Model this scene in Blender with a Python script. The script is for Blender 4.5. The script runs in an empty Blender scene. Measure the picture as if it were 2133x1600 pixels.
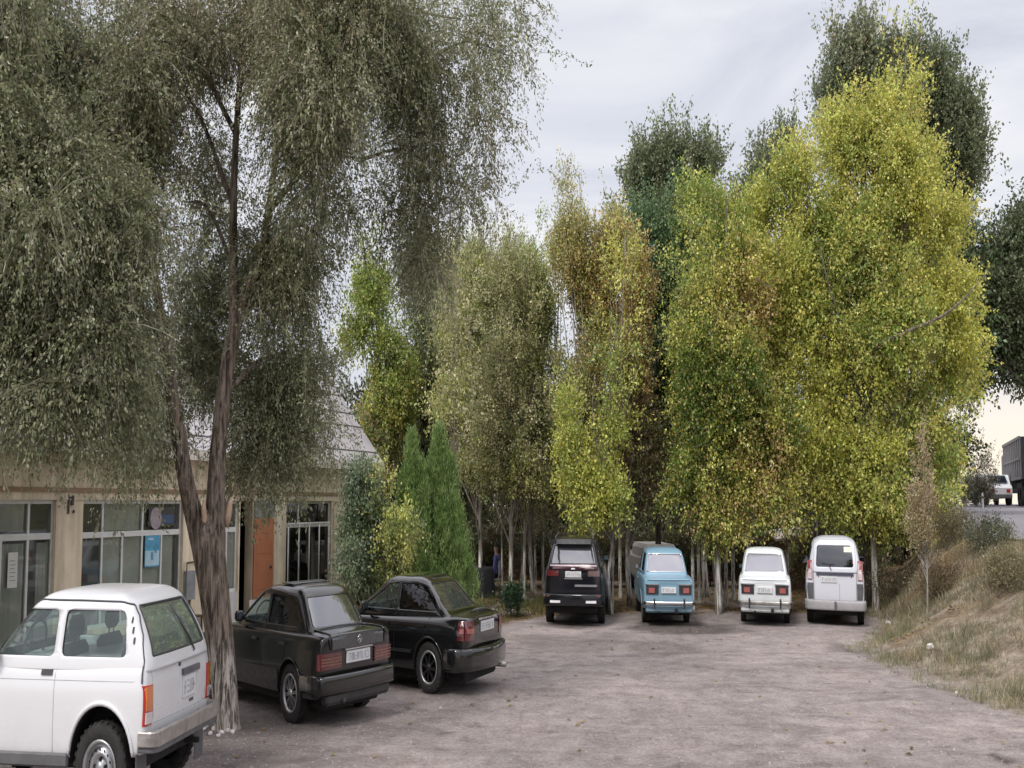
import bpy, math, random
import numpy as np
from mathutils import Vector, Matrix, Quaternion
from mathutils.bvhtree import BVHTree

random.seed(7); RNG = np.random.default_rng(11)
SC = bpy.context.scene
COL = SC.collection
SX = 0.6                      # how narrow this place is across, against its height and depth
CAMZ, F, HOR = 2.3, 2667.0, 1048.0
R = math.radians

# ------------------------------------------------------------------ measuring helpers
TH = math.atan((HOR - 800.0) / F)
def at(px, py, d):
    """point (across, away, up) in wide metres seen at photo pixel px,py at distance d"""
    u = (px - 1066.5) / F; v = (800.0 - py) / F
    c, s = math.cos(TH), math.sin(TH)
    y = c - v * s; z = s + v * c
    return np.array([u / y * d / SX, d, CAMZ + z / y * d])
def gd(py, z=0.0):
    v = (800.0 - py) / F
    c, s = math.cos(TH), math.sin(TH)
    return (z - CAMZ) * (c - v * s) / (s + v * c)
def on_ground(px, py, z=0.0):
    return at(px, py, gd(py, z))

# ------------------------------------------------------------------ materials
def new_mat(name):
    m = bpy.data.materials.new(name); m.use_nodes = True
    nt = m.node_tree; nt.nodes.clear()
    return m, nt, nt.nodes, nt.links
def out(nt, sock):
    o = nt.nodes.new('ShaderNodeOutputMaterial'); nt.links.new(sock, o.inputs['Surface']); return o
def bsdf(nt, col=(.5, .5, .5), rough=.5, metal=0., coat=0., spec=.5):
    b = nt.nodes.new('ShaderNodeBsdfPrincipled')
    b.inputs['Base Color'].default_value = (*col, 1); b.inputs['Roughness'].default_value = rough
    b.inputs['Metallic'].default_value = metal; b.inputs['Coat Weight'].default_value = coat
    b.inputs['Coat Roughness'].default_value = .05
    b.inputs['Specular IOR Level'].default_value = spec
    return b
def noise(nt, scale, detail=4, rough=.6, vec=None, dist=0.):
    n = nt.nodes.new('ShaderNodeTexNoise'); n.inputs['Scale'].default_value = scale
    n.inputs['Detail'].default_value = detail; n.inputs['Roughness'].default_value = rough
    n.inputs['Distortion'].default_value = dist
    if vec is not None: nt.links.new(vec, n.inputs['Vector'])
    return n
def ramp(nt, fac, stops, interp='LINEAR'):
    r = nt.nodes.new('ShaderNodeValToRGB'); r.color_ramp.interpolation = interp
    e = r.color_ramp.elements
    while len(e) < len(stops): e.new(.5)
    for k, (p, c) in enumerate(stops):
        e[k].position = p; e[k].color = (*c, 1) if len(c) == 3 else c
    nt.links.new(fac, r.inputs['Fac']); return r
def mixc(nt, fac, a, b, mode='MIX'):
    m = nt.nodes.new('ShaderNodeMix'); m.data_type = 'RGBA'; m.blend_type = mode
    for sock, v in ((m.inputs[0], fac), (m.inputs[6], a), (m.inputs[7], b)):
        if hasattr(v, 'is_output') or isinstance(v, bpy.types.NodeSocket): nt.links.new(v, sock)
        elif isinstance(v, (int, float)): sock.default_value = v
        else: sock.default_value = (*v, 1)
    return m.outputs[2]
def coords(nt, kind='Object', scale=(1, 1, 1), rot=(0, 0, 0)):
    t = nt.nodes.new('ShaderNodeTexCoord'); mp = nt.nodes.new('ShaderNodeMapping')
    mp.inputs['Scale'].default_value = scale; mp.inputs['Rotation'].default_value = rot
    nt.links.new(t.outputs[kind], mp.inputs['Vector']); return mp.outputs['Vector']
def bump(nt, h, strength=.3, dist=.02, normal=None):
    b = nt.nodes.new('ShaderNodeBump'); b.inputs['Strength'].default_value = strength
    b.inputs['Distance'].default_value = dist; nt.links.new(h, b.inputs['Height'])
    if normal is not None: nt.links.new(normal, b.inputs['Normal'])
    return b.outputs['Normal']

MATS = {}
def simple(key, col, rough=.5, metal=0., coat=0., var=.12, vs=6., spec=.5, bmp=0.):
    """plain material with mottled wear"""
    m, nt, N, L = new_mat(key)
    b = bsdf(nt, col, rough, metal, coat, spec)
    v = coords(nt)
    n = noise(nt, vs, 5, .65, v)
    lo = tuple(c * (1 - var) for c in col); hi = tuple(min(1, c * (1 + var)) for c in col)
    r = ramp(nt, n.outputs['Fac'], [(.3, lo), (.7, hi)])
    L.new(r.outputs['Color'], b.inputs['Base Color'])
    rr = ramp(nt, noise(nt, vs * 2.3, 3, .6, v).outputs['Fac'], [(.3, (max(0, rough - .08),) * 3), (.75, (min(1, rough + .12),) * 3)])
    L.new(rr.outputs['Color'], b.inputs['Roughness'])
    if bmp: L.new(bump(nt, n.outputs['Fac'], bmp, .01), b.inputs['Normal'])
    out(nt, b.outputs[0]); MATS[key] = m; return m

def paint(key, col, rough=.28, coat=.6, dirt=(.36, .31, .26), dirt_amt=.5, metal=0.):
    """car paint, dusty towards the sills where wheels throw dirt"""
    m, nt, N, L = new_mat(key)
    b = bsdf(nt, col, rough, metal, coat)
    v = coords(nt)
    sep = N.new('ShaderNodeSeparateXYZ'); L.new(v, sep.inputs[0])
    n = noise(nt, 7, 6, .7, v)
    mr = N.new('ShaderNodeMapRange'); mr.inputs['From Min'].default_value = .85; mr.inputs['From Max'].default_value = .2
    L.new(sep.outputs['Z'], mr.inputs['Value'])
    mul = N.new('ShaderNodeMath'); mul.operation = 'MULTIPLY'; L.new(mr.outputs[0], mul.inputs[0])
    r = ramp(nt, n.outputs['Fac'], [(.35, (0, 0, 0)), (.75, (1, 1, 1))]); L.new(r.outputs['Color'], mul.inputs[1])
    mul2 = N.new('ShaderNodeMath'); mul2.operation = 'MULTIPLY_ADD'; mul2.inputs[1].default_value = dirt_amt
    mul2.inputs[2].default_value = .03; L.new(mul.outputs[0], mul2.inputs[0])
    c = mixc(nt, mul2.outputs[0], col, dirt); L.new(c, b.inputs['Base Color'])
    ra = N.new('ShaderNodeMath'); ra.operation = 'MULTIPLY_ADD'; ra.inputs[1].default_value = .5; ra.inputs[2].default_value = rough
    L.new(mul2.outputs[0], ra.inputs[0]); L.new(ra.outputs[0], b.inputs['Roughness'])
    out(nt, b.outputs[0]); MATS[key] = m; return m

def glass(key, tint=(.5, .55, .55), clear=.7, refl=.06, rough=.02, film=(.5, .5, .55)):
    m, nt, N, L = new_mat(key)
    tr = N.new('ShaderNodeBsdfTransparent'); tr.inputs[0].default_value = (*tint, 1)
    df = N.new('ShaderNodeBsdfDiffuse'); df.inputs[0].default_value = (*film, 1)
    mx = N.new('ShaderNodeMixShader'); mx.inputs[0].default_value = 1 - clear
    L.new(tr.outputs[0], mx.inputs[1]); L.new(df.outputs[0], mx.inputs[2])
    gl = N.new('ShaderNodeBsdfGlossy'); gl.inputs['Roughness'].default_value = rough
    gl.inputs[0].default_value = (.95, .97, 1, 1)
    fr = N.new('ShaderNodeFresnel'); fr.inputs[0].default_value = 1.5
    ad = N.new('ShaderNodeMath'); ad.operation = 'ADD'; ad.use_clamp = True; ad.inputs[1].default_value = refl
    L.new(fr.outputs[0], ad.inputs[0])
    ge = N.new('ShaderNodeNewGeometry'); iv = N.new('ShaderNodeMath'); iv.operation = 'SUBTRACT'; iv.inputs[0].default_value = 1; L.new(ge.outputs['Backfacing'], iv.inputs[1])
    mu = N.new('ShaderNodeMath'); mu.operation = 'MULTIPLY'; L.new(ad.outputs[0], mu.inputs[0]); L.new(iv.outputs[0], mu.inputs[1])
    m2 = N.new('ShaderNodeMixShader'); L.new(mu.outputs[0], m2.inputs[0])
    L.new(mx.outputs[0], m2.inputs[1]); L.new(gl.outputs[0], m2.inputs[2])
    out(nt, m2.outputs[0]); MATS[key] = m; return m

def leaf_mat(key, trans=.3, gloss=.06):
    m, nt, N, L = new_mat(key)
    a = N.new('ShaderNodeAttribute'); a.attribute_name = 'col'
    d = N.new('ShaderNodeBsdfDiffuse'); L.new(a.outputs['Color'], d.inputs[0])
    t = N.new('ShaderNodeBsdfTranslucent'); L.new(a.outputs['Color'], t.inputs[0])
    mx = N.new('ShaderNodeMixShader'); mx.inputs[0].default_value = trans
    L.new(d.outputs[0], mx.inputs[1]); L.new(t.outputs[0], mx.inputs[2])
    g = N.new('ShaderNodeBsdfGlossy'); g.inputs['Roughness'].default_value = .45
    m2 = N.new('ShaderNodeMixShader'); m2.inputs[0].default_value = gloss
    L.new(mx.outputs[0], m2.inputs[1]); L.new(g.outputs[0], m2.inputs[2])
    out(nt, m2.outputs[0]); MATS[key] = m; return m

def bark(key, lo, hi, white=0., white_h=1.0, wc=(.55, .52, .48), vs=14.):
    """furrowed bark; limewash up to white_h metres where white > 0"""
    m, nt, N, L = new_mat(key)
    b = bsdf(nt, hi, .9, spec=.2)
    v = coords(nt, 'Object', (vs / SX * .9, vs * .9, vs * .13))
    n = noise(nt, 1.6, 8, .7, v, .6)
    r = ramp(nt, n.outputs['Fac'], [(.40, lo), (.60, hi)])
    c = r.outputs['Color']
    if white > 0:
        v2 = coords(nt)
        sep = N.new('ShaderNodeSeparateXYZ'); L.new(v2, sep.inputs[0])
        nn = noise(nt, 5, 6, .75, coords(nt, 'Object', (3, 2, .8)))
        ad = N.new('ShaderNodeMath'); ad.operation = 'MULTIPLY_ADD'; ad.inputs[1].default_value = .9; L.new(nn.outputs['Fac'], ad.inputs[0]); L.new(sep.outputs['Z'], ad.inputs[2])
        mr = N.new('ShaderNodeMapRange'); mr.inputs['From Min'].default_value = white_h + .62; mr.inputs['From Max'].default_value = white_h + .3
        mr.inputs['To Max'].default_value = white; L.new(ad.outputs[0], mr.inputs['Value'])
        w = ramp(nt, n.outputs['Fac'], [(.44, (.05, .05, .05)), (.56, (1, 1, 1))])
        mu = N.new('ShaderNodeMath'); mu.operation = 'MULTIPLY'; L.new(mr.outputs[0], mu.inputs[0]); L.new(w.outputs['Color'], mu.inputs[1])
        c = mixc(nt, mu.outputs[0], c, wc)
    L.new(c, b.inputs['Base Color'])
    L.new(bump(nt, n.outputs['Fac'], .8, .03), b.inputs['Normal'])
    out(nt, b.outputs[0]); MATS[key] = m; return m

# ------------------------------------------------------------------ object helpers
class Root:
    def __init__(s, obj, loc, a): s.obj, s.loc, s.a = obj, np.array(loc, float), a
    def bake(s, P):
        P = np.asarray(P, float)
        c, n = math.cos(s.a), math.sin(s.a)
        q = np.empty_like(P)
        q[:, 0] = (P[:, 0] * c - P[:, 1] * n) * SX; q[:, 1] = P[:, 0] * n + P[:, 1] * c; q[:, 2] = P[:, 2]
        return q
def props(o, label=None, cat=None, group=None, kind=None):
    if label: o['label'] = label
    if cat: o['category'] = cat
    if group: o['group'] = group
    if kind: o['kind'] = kind
    return o
def thing(name, label, cat, loc=(0, 0, 0), a=0., group=None):
    loc = (*loc, 0)[:3]
    o = bpy.data.objects.new(name, None); COL.objects.link(o); o.empty_display_size = .3
    o.location = (loc[0] * SX, loc[1], loc[2])
    props(o, label, cat, group)
    return Root(o, loc, a)

def make_mesh(name, V, Fc, mats, mi=None, smooth=False, attr=None):
    me = bpy.data.meshes.new(name)
    me.from_pydata([tuple(v) for v in V], [], Fc)
    for m in mats: me.materials.append(MATS[m] if isinstance(m, str) else m)
    if mi is not None: me.polygons.foreach_set('material_index', np.asarray(mi, np.int32))
    if smooth is True: me.polygons.foreach_set('use_smooth', np.ones(len(me.polygons), bool))
    elif smooth is not False: me.polygons.foreach_set('use_smooth', np.asarray(smooth, bool))
    me.validate(); me.update()
    return me
def quads_mesh(name, V, nq, mats, col=None, mi=None):
    """V (nq*4,3) -> fast mesh of separate quads with per-face colour"""
    me = bpy.data.meshes.new(name)
    n = nq * 4
    me.vertices.add(n); me.vertices.foreach_set('co', np.ascontiguousarray(V, np.float32).ravel())
    me.loops.add(n); me.loops.foreach_set('vertex_index', np.arange(n, dtype=np.int32))
    me.polygons.add(nq); me.polygons.foreach_set('loop_start', np.arange(0, n, 4, dtype=np.int32))
    for m in mats: me.materials.append(MATS[m])
    if mi is not None: me.polygons.foreach_set('material_index', np.asarray(mi, np.int32))
    me.update(calc_edges=True)
    if col is not None:
        a = me.attributes.new('col', 'FLOAT_COLOR', 'FACE')
        c = np.ones((nq, 4), np.float32); c[:, :3] = np.clip(col, 0, 1); a.data.foreach_set('color', c.ravel())
    return me
def link(name, me, root=None, parent=None):
    o = bpy.data.objects.new(name, me); COL.objects.link(o)
    if parent is not None: o.parent = parent
    elif root is not None: o.parent = root.obj
    return o

class MB:
    def __init__(s): s.V, s.F, s.M, s.S = [], [], [], []
    def add(s, V, Fc, m=0, smooth=False):
        o = len(s.V); s.V += [tuple(map(float, v)) for v in V]
        s.F += [tuple(i + o for i in f) for f in Fc]; s.M += [m] * len(Fc); s.S += [smooth] * len(Fc); return s
    def box(s, lo, hi, m=0, bev=0., M=None):
        lo, hi = np.array(lo, float), np.array(hi, float)
        if bev > 0:
            b = min(bev, .49 * min(hi - lo)); pts = []
            # chamfered box: 24 verts
            import itertools
            V = []; idx = {}
            for sx, sy, sz in itertools.product((0, 1), repeat=3):
                for ax in range(3):
                    p = np.array([hi[i] if (sx, sy, sz)[i] else lo[i] for i in range(3)])
                    for i in range(3):
                        if i != ax: p[i] += -b if (sx, sy, sz)[i] else b
                    idx[(sx, sy, sz, ax)] = len(V); V.append(p)
            Fc = []
            for ax in range(3):
                o1, o2 = [i for i in range(3) if i != ax]
                for sd in (0, 1):
                    q = []
                    for a1, a2 in ((0, 0), (1, 0), (1, 1), (0, 1)):
                        t = [0, 0, 0]; t[ax] = sd; t[o1] = a1; t[o2] = a2; q.append(idx[(*t, ax)])
                    Fc.append(tuple(q))
                for a1 in (0, 1):
                    for a2 in (0, 1):
                        t0 = [0, 0, 0]; t1 = [0, 0, 0]; t0[o1] = t1[o1] = a1; t0[o2] = t1[o2] = a2; t1[ax] = 1
                        Fc.append((idx[(*t0, o1)], idx[(*t0, o2)], idx[(*t1, o2)], idx[(*t1, o1)]))
            for sgn in itertools.product((0, 1), repeat=3): Fc.append(tuple(idx[(*sgn, ax)] for ax in range(3)))
            V = np.array(V)
        else:
            V = np.array([[(lo, hi)[i][0], (lo, hi)[j][1], (lo, hi)[k][2]] for i in (0, 1) for j in (0, 1) for k in (0, 1)])
            Fc = [(0, 1, 3, 2), (4, 6, 7, 5), (0, 4, 5, 1), (2, 3, 7, 6), (0, 2, 6, 4), (1, 5, 7, 3)]
        if M is not None: V = V @ np.array(M)[:3, :3].T + np.array(M)[:3, 3]
        return s.add(V, Fc, m)
    def tube(s, P, r, seg=8, m=0, smooth=True, cap=True, rough=0.):
        P = np.asarray(P, float); n = len(P)
        r = np.full(n, r, float) if np.isscalar(r) else np.asarray(r, float)
        T = np.gradient(P, axis=0); T /= np.linalg.norm(T, axis=1)[:, None] + 1e-9
        up = np.array([0, 0, 1.]) if abs(T[0][2]) < .9 else np.array([0, 1., 0])
        V = []; u = np.cross(T[0], up); u /= np.linalg.norm(u)
        an = np.arange(seg) * 2 * math.pi / seg
        for i in range(n):
            u = u - T[i] * (u @ T[i]); u /= np.linalg.norm(u) + 1e-9; w = np.cross(T[i], u)
            rr = r[i] * (1 + (rough * RNG.normal(size=seg) if rough else 0))
            V += list(P[i] + (np.cos(an) * rr)[:, None] * u + (np.sin(an) * rr)[:, None] * w)
        Fc = [(i * seg + j, i * seg + (j + 1) % seg, (i + 1) * seg + (j + 1) % seg, (i + 1) * seg + j) for i in range(n - 1) for j in range(seg)]
        if cap: Fc += [tuple(range(seg))[::-1], tuple((n - 1) * seg + j for j in range(seg))]
        return s.add(V, Fc, m, smooth)
    def lathe(s, prof, axis='x', c=(0, 0, 0), seg=28, m=0, smooth=True, flip=1):
        """prof: list of (along, radius)"""
        V = []; n = len(prof)
        for a, r in prof:
            for j in range(seg):
                t = j * 2 * math.pi / seg; q = (a * flip, r * math.cos(t), r * math.sin(t))
                if axis == 'z': q = (q[1], q[2], q[0])
                if axis == 'y': q = (q[1], q[0], q[2])
                V.append((q[0] + c[0], q[1] + c[1], q[2] + c[2]))
        Fc = [(i * seg + j, i * seg + (j + 1) % seg, (i + 1) * seg + (j + 1) % seg, (i + 1) * seg + j) for i in range(n - 1) for j in range(seg)]
        return s.add(V, Fc, m, smooth)
    def prism(s, poly, axis, a0, a1, m=0):
        """poly 2D list; axis 'x': poly=(y,z), 'y': poly=(x,z), 'z': poly=(x,y)"""
        n = len(poly); V = []
        for a in (a0, a1):
            for p in poly: V.append({'x': (a, p[0], p[1]), 'y': (p[0], a, p[1]), 'z': (p[0], p[1], a)}[axis])
        Fc = [(i, (i + 1) % n, n + (i + 1) % n, n + i) for i in range(n)] + [tuple(range(n))[::-1], tuple(range(n, 2 * n))]
        return s.add(V, Fc, m)
    def build(s, name, mats, root=None, parent=None, bake=True):
        V = np.array(s.V)
        if root is not None and bake: V = root.bake(V)
        if isinstance(mats, str): mats = [mats]
        me = make_mesh(name, V, s.F, mats, s.M, s.S)
        import bmesh
        if len(s.F) < 20000:
            bm = bmesh.new(); bm.from_mesh(me); bmesh.ops.recalc_face_normals(bm, faces=bm.faces); bm.to_mesh(me); bm.free()
        return link(name, me, root, parent)
def spline(P, n):
    """catmull-rom resample"""
    P = np.asarray(P, float); Q = np.vstack([2 * P[0] - P[1], P, 2 * P[-1] - P[-2]])
    t = np.linspace(0, len(P) - 1, n); i = np.minimum(t.astype(int), len(P) - 2); f = (t - i)[:, None]
    a, b, c, d = Q[i], Q[i + 1], Q[i + 2], Q[i + 3]
    return .5 * ((2 * b) + (-a + c) * f + (2 * a - 5 * b + 4 * c - d) * f ** 2 + (-a + 3 * b - 3 * c + d) * f ** 3)

def evaluated(me, mods):
    """apply modifiers to a mesh, return new mesh"""
    o = bpy.data.objects.new('work', me); COL.objects.link(o)
    for kind, kw in mods:
        md = o.modifiers.new('m', kind)
        for k, v in kw.items(): setattr(md, k, v)
    dg = bpy.context.evaluated_depsgraph_get(); dg.update()
    r = bpy.data.meshes.new_from_object(o.evaluated_get(dg), preserve_all_data_layers=True, depsgraph=dg)
    bpy.data.objects.remove(o); return r
def temp_obj(mb):
    me = make_mesh('cutter', mb.V, mb.F, [], mb.M)
    import bmesh
    bm = bmesh.new(); bm.from_mesh(me); bmesh.ops.recalc_face_normals(bm, faces=bm.faces); bm.to_mesh(me); bm.free()
    o = bpy.data.objects.new('cutter', me); COL.objects.link(o); return o
def me_arrays(me):
    V = np.empty(len(me.vertices) * 3); me.vertices.foreach_get('co', V)
    return V.reshape(-1, 3), [tuple(p.vertices) for p in me.polygons], [p.material_index for p in me.polygons], [p.use_smooth for p in me.polygons]
# ================================================================== CARS
def lower_body(sp):
    """cage of the lower body: stations along y, ring half points; returns V,F for subsurf"""
    L0, L1 = sp['y0'], sp['y1']; W = sp['W'] / 2
    prof = np.array(sp['deck'])            # y,z of the upper line
    rearp = np.array(sp['rear']); frontp = np.array(sp['front'])   # z,y faces
    zb = sp['zb']
    ys = [0., .05, .18, .45] ; inner = list(np.linspace(L0 + .8, L1 - .8, sp.get('ns', 9))); ye = [.45, .18, .05, 0.]
    st = [('r', v) for v in ys] + [('m', v) for v in inner] + [('f', v) for v in ye]
    rings = []
    for kd, v in st:
        ymid = L0 + v if kd == 'r' else (L1 - v if kd == 'f' else v)
        d = v if kd != 'm' else 9
        zt = np.interp(ymid, prof[:, 0], prof[:, 1])
        tr = sp.get('taper_r', .06); tf = sp.get('taper_f', .10)
        w = W
        if ymid < L0 + .7: w -= tr * ((L0 + .7 - ymid) / .7) ** 2
        if ymid > L1 - .8: w -= tf * ((ymid - L1 + .8) / .8) ** 2
        if d < .01: w -= .035
        zbb = zb + (.05 if d < .1 else 0)
        zs = zt - sp.get('crown', .03)
        if d < .01: zs -= .02; 
        rel = sp.get('side', [(.0, .80), (.02, .955), (.10, .99), (.40, 1.0), (.75, 1.0), (.93, .985), (1.0, .945)])
        ring = [(0, zbb)] + [(w * rel[0][1], zbb + .005)] + [(w * k, zbb + t * (zs - zbb)) for t, k in rel[1:]]
        ring += [(w * (.80 if kd == 'm' else .86), zs + .012), (w * .45, zs + .024), (0, zs + .03)]
        pts = []
        for x, z in ring:
            if kd == 'r': y = np.interp(z, rearp[:, 0], rearp[:, 1]) + v + sp.get('bow_r', .05) * (x / W) ** 2 * max(0, 1 - v / .45)
            elif kd == 'f': y = np.interp(z, frontp[:, 0], frontp[:, 1]) - v - sp.get('bow_f', .10) * (x / W) ** 2 * max(0, 1 - v / .45)
            else: y = v
            pts.append((x, y, z))
        rings.append(pts)
    n = len(rings[0]); V = []; Fc = []
    def idx(i, k): return i * (2 * n - 2) + k
    for pts in rings:
        V += pts + [(-x, y, z) for x, y, z in pts[-2:0:-1]]
    m = 2 * n - 2
    for i in range(len(rings) - 1):
        for k in range(m): Fc.append((idx(i, k), idx(i, (k + 1) % m), idx(i + 1, (k + 1) % m), idx(i + 1, k)))
    for i, rev in ((0, False), (len(rings) - 1, True)):     # end caps, ladder of quads
        for k in range(n - 1):
            a, b = k, k + 1; a2, b2 = (m - k) % m, m - k - 1
            q = [idx(i, a), idx(i, b), idx(i, b2 % m), idx(i, a2)]
            qq = []
            for x in q:
                if x not in qq: qq.append(x)
            if len(qq) >= 3: Fc.append(tuple(qq if rev else qq[::-1]))
    return V, Fc
def cabin(sp, inset=0.):
    """cage of the greenhouse; levels = (z, y_rear, y_front, halfwidth)"""
    rings = []
    cr, cf = sp.get('cr', .10), sp.get('cf', .16)
    lv = [list(l) for l in sp['cabin']]
    z, a, b, w = lv[-1]
    cz = sp.get('roof_crown', .035)
    h_ = (b - a) / 2; lv += [[z + cz * .5, a + h_ * .12, b - h_ * .12, w * .86], [z + cz * .85, a + h_ * .38, b - h_ * .38, w * .6], [z + cz, a + h_ * .72, b - h_ * .72, w * .28]]
    for z, a, b, w in lv:
        a += inset; b -= inset; w -= inset
        if z > lv[-4][0] - .001: z -= inset
        q_ = sp.get('rt', .97); cr = min(sp.get('cr', .10), (b - a) * .10); cf = min(sp.get('cf', .16), (b - a) * .11)
        h = [(0, a), (w * .5 * q_, a + .004), (w * .84 * q_, a + .02), (w * .97 * q_, a + .02 + cr * .5), (w * q_, a + cr * 2), (w * 1.0, a * .6 + b * .4), (w, b - cf * 2.2), (w * .96, b - cf * .8), (w * .82, b - cf * .3), (w * .5, b - cf * .08), (0, b)]
        rings.append([(x, y, z) for x, y in h] + [(-x, y, z) for x, y in h[-2:0:-1]])
    m = len(rings[0]); n = m // 2 + 1; V = [p for r in rings for p in r]
    Fc = [(i * m + k, i * m + (k + 1) % m, (i + 1) * m + (k + 1) % m, (i + 1) * m + k) for i in range(len(rings) - 1) for k in range(m)]
    i = len(rings) - 1
    for k in range(n - 1):
        q = []
        for x in (i * m + k, i * m + k + 1, i * m + (m - k - 1) % m, i * m + (m - k) % m):
            if x not in q: q.append(x)
        Fc.append(tuple(q))
    return V, Fc

def round_poly(P, r=.03, n=3):
    P = np.asarray(P, float); o = []
    for i in range(len(P)):
        a, b, c = P[i - 1], P[i], P[(i + 1) % len(P)]
        d1 = (a - b); l1 = np.linalg.norm(d1); d2 = (c - b); l2 = np.linalg.norm(d2)
        rr = min(r, l1 * .4, l2 * .4); p0, p1 = b + d1 / l1 * rr, b + d2 / l2 * rr
        for t in np.linspace(0, 1, n + 1): o.append(tuple((1 - t) ** 2 * p0 + 2 * t * (1 - t) * b + t * t * p1))
    return o
def grow_poly(P, d):
    P = np.asarray(P, float); c = P.mean(0); v = P - c
    return [tuple(c + x * (1 + d / max(np.linalg.norm(x), .05))) for x in v]

def wheel(root, x, y, r, w, spec, side):
    """side -1 = left"""
    mb = MB(); h = w / 2; rr = spec.get('rimr', r * .62)
    prof = [(-h * .7, rr - .01), (-h * .95, rr + .01), (-h, r * .80), (-h * .92, r * .95), (-h * .72, r * .99), (0, r), (h * .72, r * .99), (h * .92, r * .95), (h, r * .80), (h * .95, rr + .01), (h * .7, rr - .01)]
    mb.lathe(prof, 'x', (x, y, r), 36)
    # tread grooves / blocks
    for k in range(30):
        t = k * 2 * math.pi / 30; c, s_ = math.cos(t), math.sin(t)
        for q in (-1, 1):
            M = Matrix.Translation((x + q * h * .62, y, r)) @ Matrix.Rotation(t, 4, 'X') @ Matrix.Translation((0, 0, r * .985))
            mb.box((-h * .3, -.016, -.01), (h * .3, .016, .008), M=M)
    o = mb.build('wheel', ['rubber'], root)
    rm = MB(); f = side; kind = spec['kind']
    cx = x + f * h * .55
    rm.lathe([(-h * 1.2 * f, rr), (f * h * .38, rr), (f * h * .46, rr + .006), (f * h * .40, rr - .02), (f * h * .1, rr - .03)], 'x', (cx, y, r), 36, 0)
    if kind == 'steel':
        prof = [(f * h * .05, rr - .02), (f * -.01, rr * .86), (f * .0, rr * .72), (f * .03, rr * .62), (f * .035, rr * .5), (f * .01, rr * .42), (f * .012, rr * .28), (f * .04, rr * .26), (f * .045, rr * .1), (f * .045, .0)]
        rm.lathe(prof, 'x', (cx, y, r), 36, 1)
        for k in range(16):
            t = k * math.pi / 8
            rm.lathe([(f * .026, .0), (f * .026, .011)], 'x', (cx + f * .006, y + math.cos(t) * rr * .68, r + math.sin(t) * rr * .68), 10, 2)
        for k in range(5):
            t = k * 2 * math.pi / 5 + .3
            rm.lathe([(0, .014), (f * .03, .012), (f * .032, 0)], 'x', (cx + f * .01, y + math.cos(t) * rr * .35, r + math.sin(t) * rr * .35), 8, 2)
        rm.lathe([(0, .0), (0, rr)], 'x', (cx - f * .05, y, r), 24, 2)
    elif kind == 'alloy':
        rm.lathe([(0, .0), (0, rr - .02)], 'x', (cx - f * .05, y, r), 24, 2)
        n = spec.get('n', 8)
        for k in range(n):
            for dt in ((-.09, .09) if spec.get('twin') else (0,)):
                t = k * 2 * math.pi / n + .15 + dt
                M = Matrix.Translation((cx, y, r)) @ Matrix.Rotation(t, 4, 'X')
                wv = spec.get('sw', .02)
                V = [(-.02 * f, -wv, .03), (-.02 * f, wv, .03), (.03 * f, wv * .8, .03), (.03 * f, -wv * .8, .03), (-.02 * f, -wv * .7, rr - .015), (-.02 * f, wv * .7, rr - .015), (.015 * f, wv * .6, rr - .015), (.015 * f, -wv * .6, rr - .015)]
                V = [tuple(M @ Vector(v)) for v in V]
                rm.add(V, [(0, 1, 2, 3), (4, 7, 6, 5), (0, 4, 5, 1), (1, 5, 6, 2), (2, 6, 7, 3), (3, 7, 4, 0)], 1)
        rm.lathe([(0, rr * .26), (f * .04, rr * .24), (f * .045, 0)], 'x', (cx, y, r), 16, 1)
    o2 = rm.build('rim', spec['mats'], root, parent=o)
    return o

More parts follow.
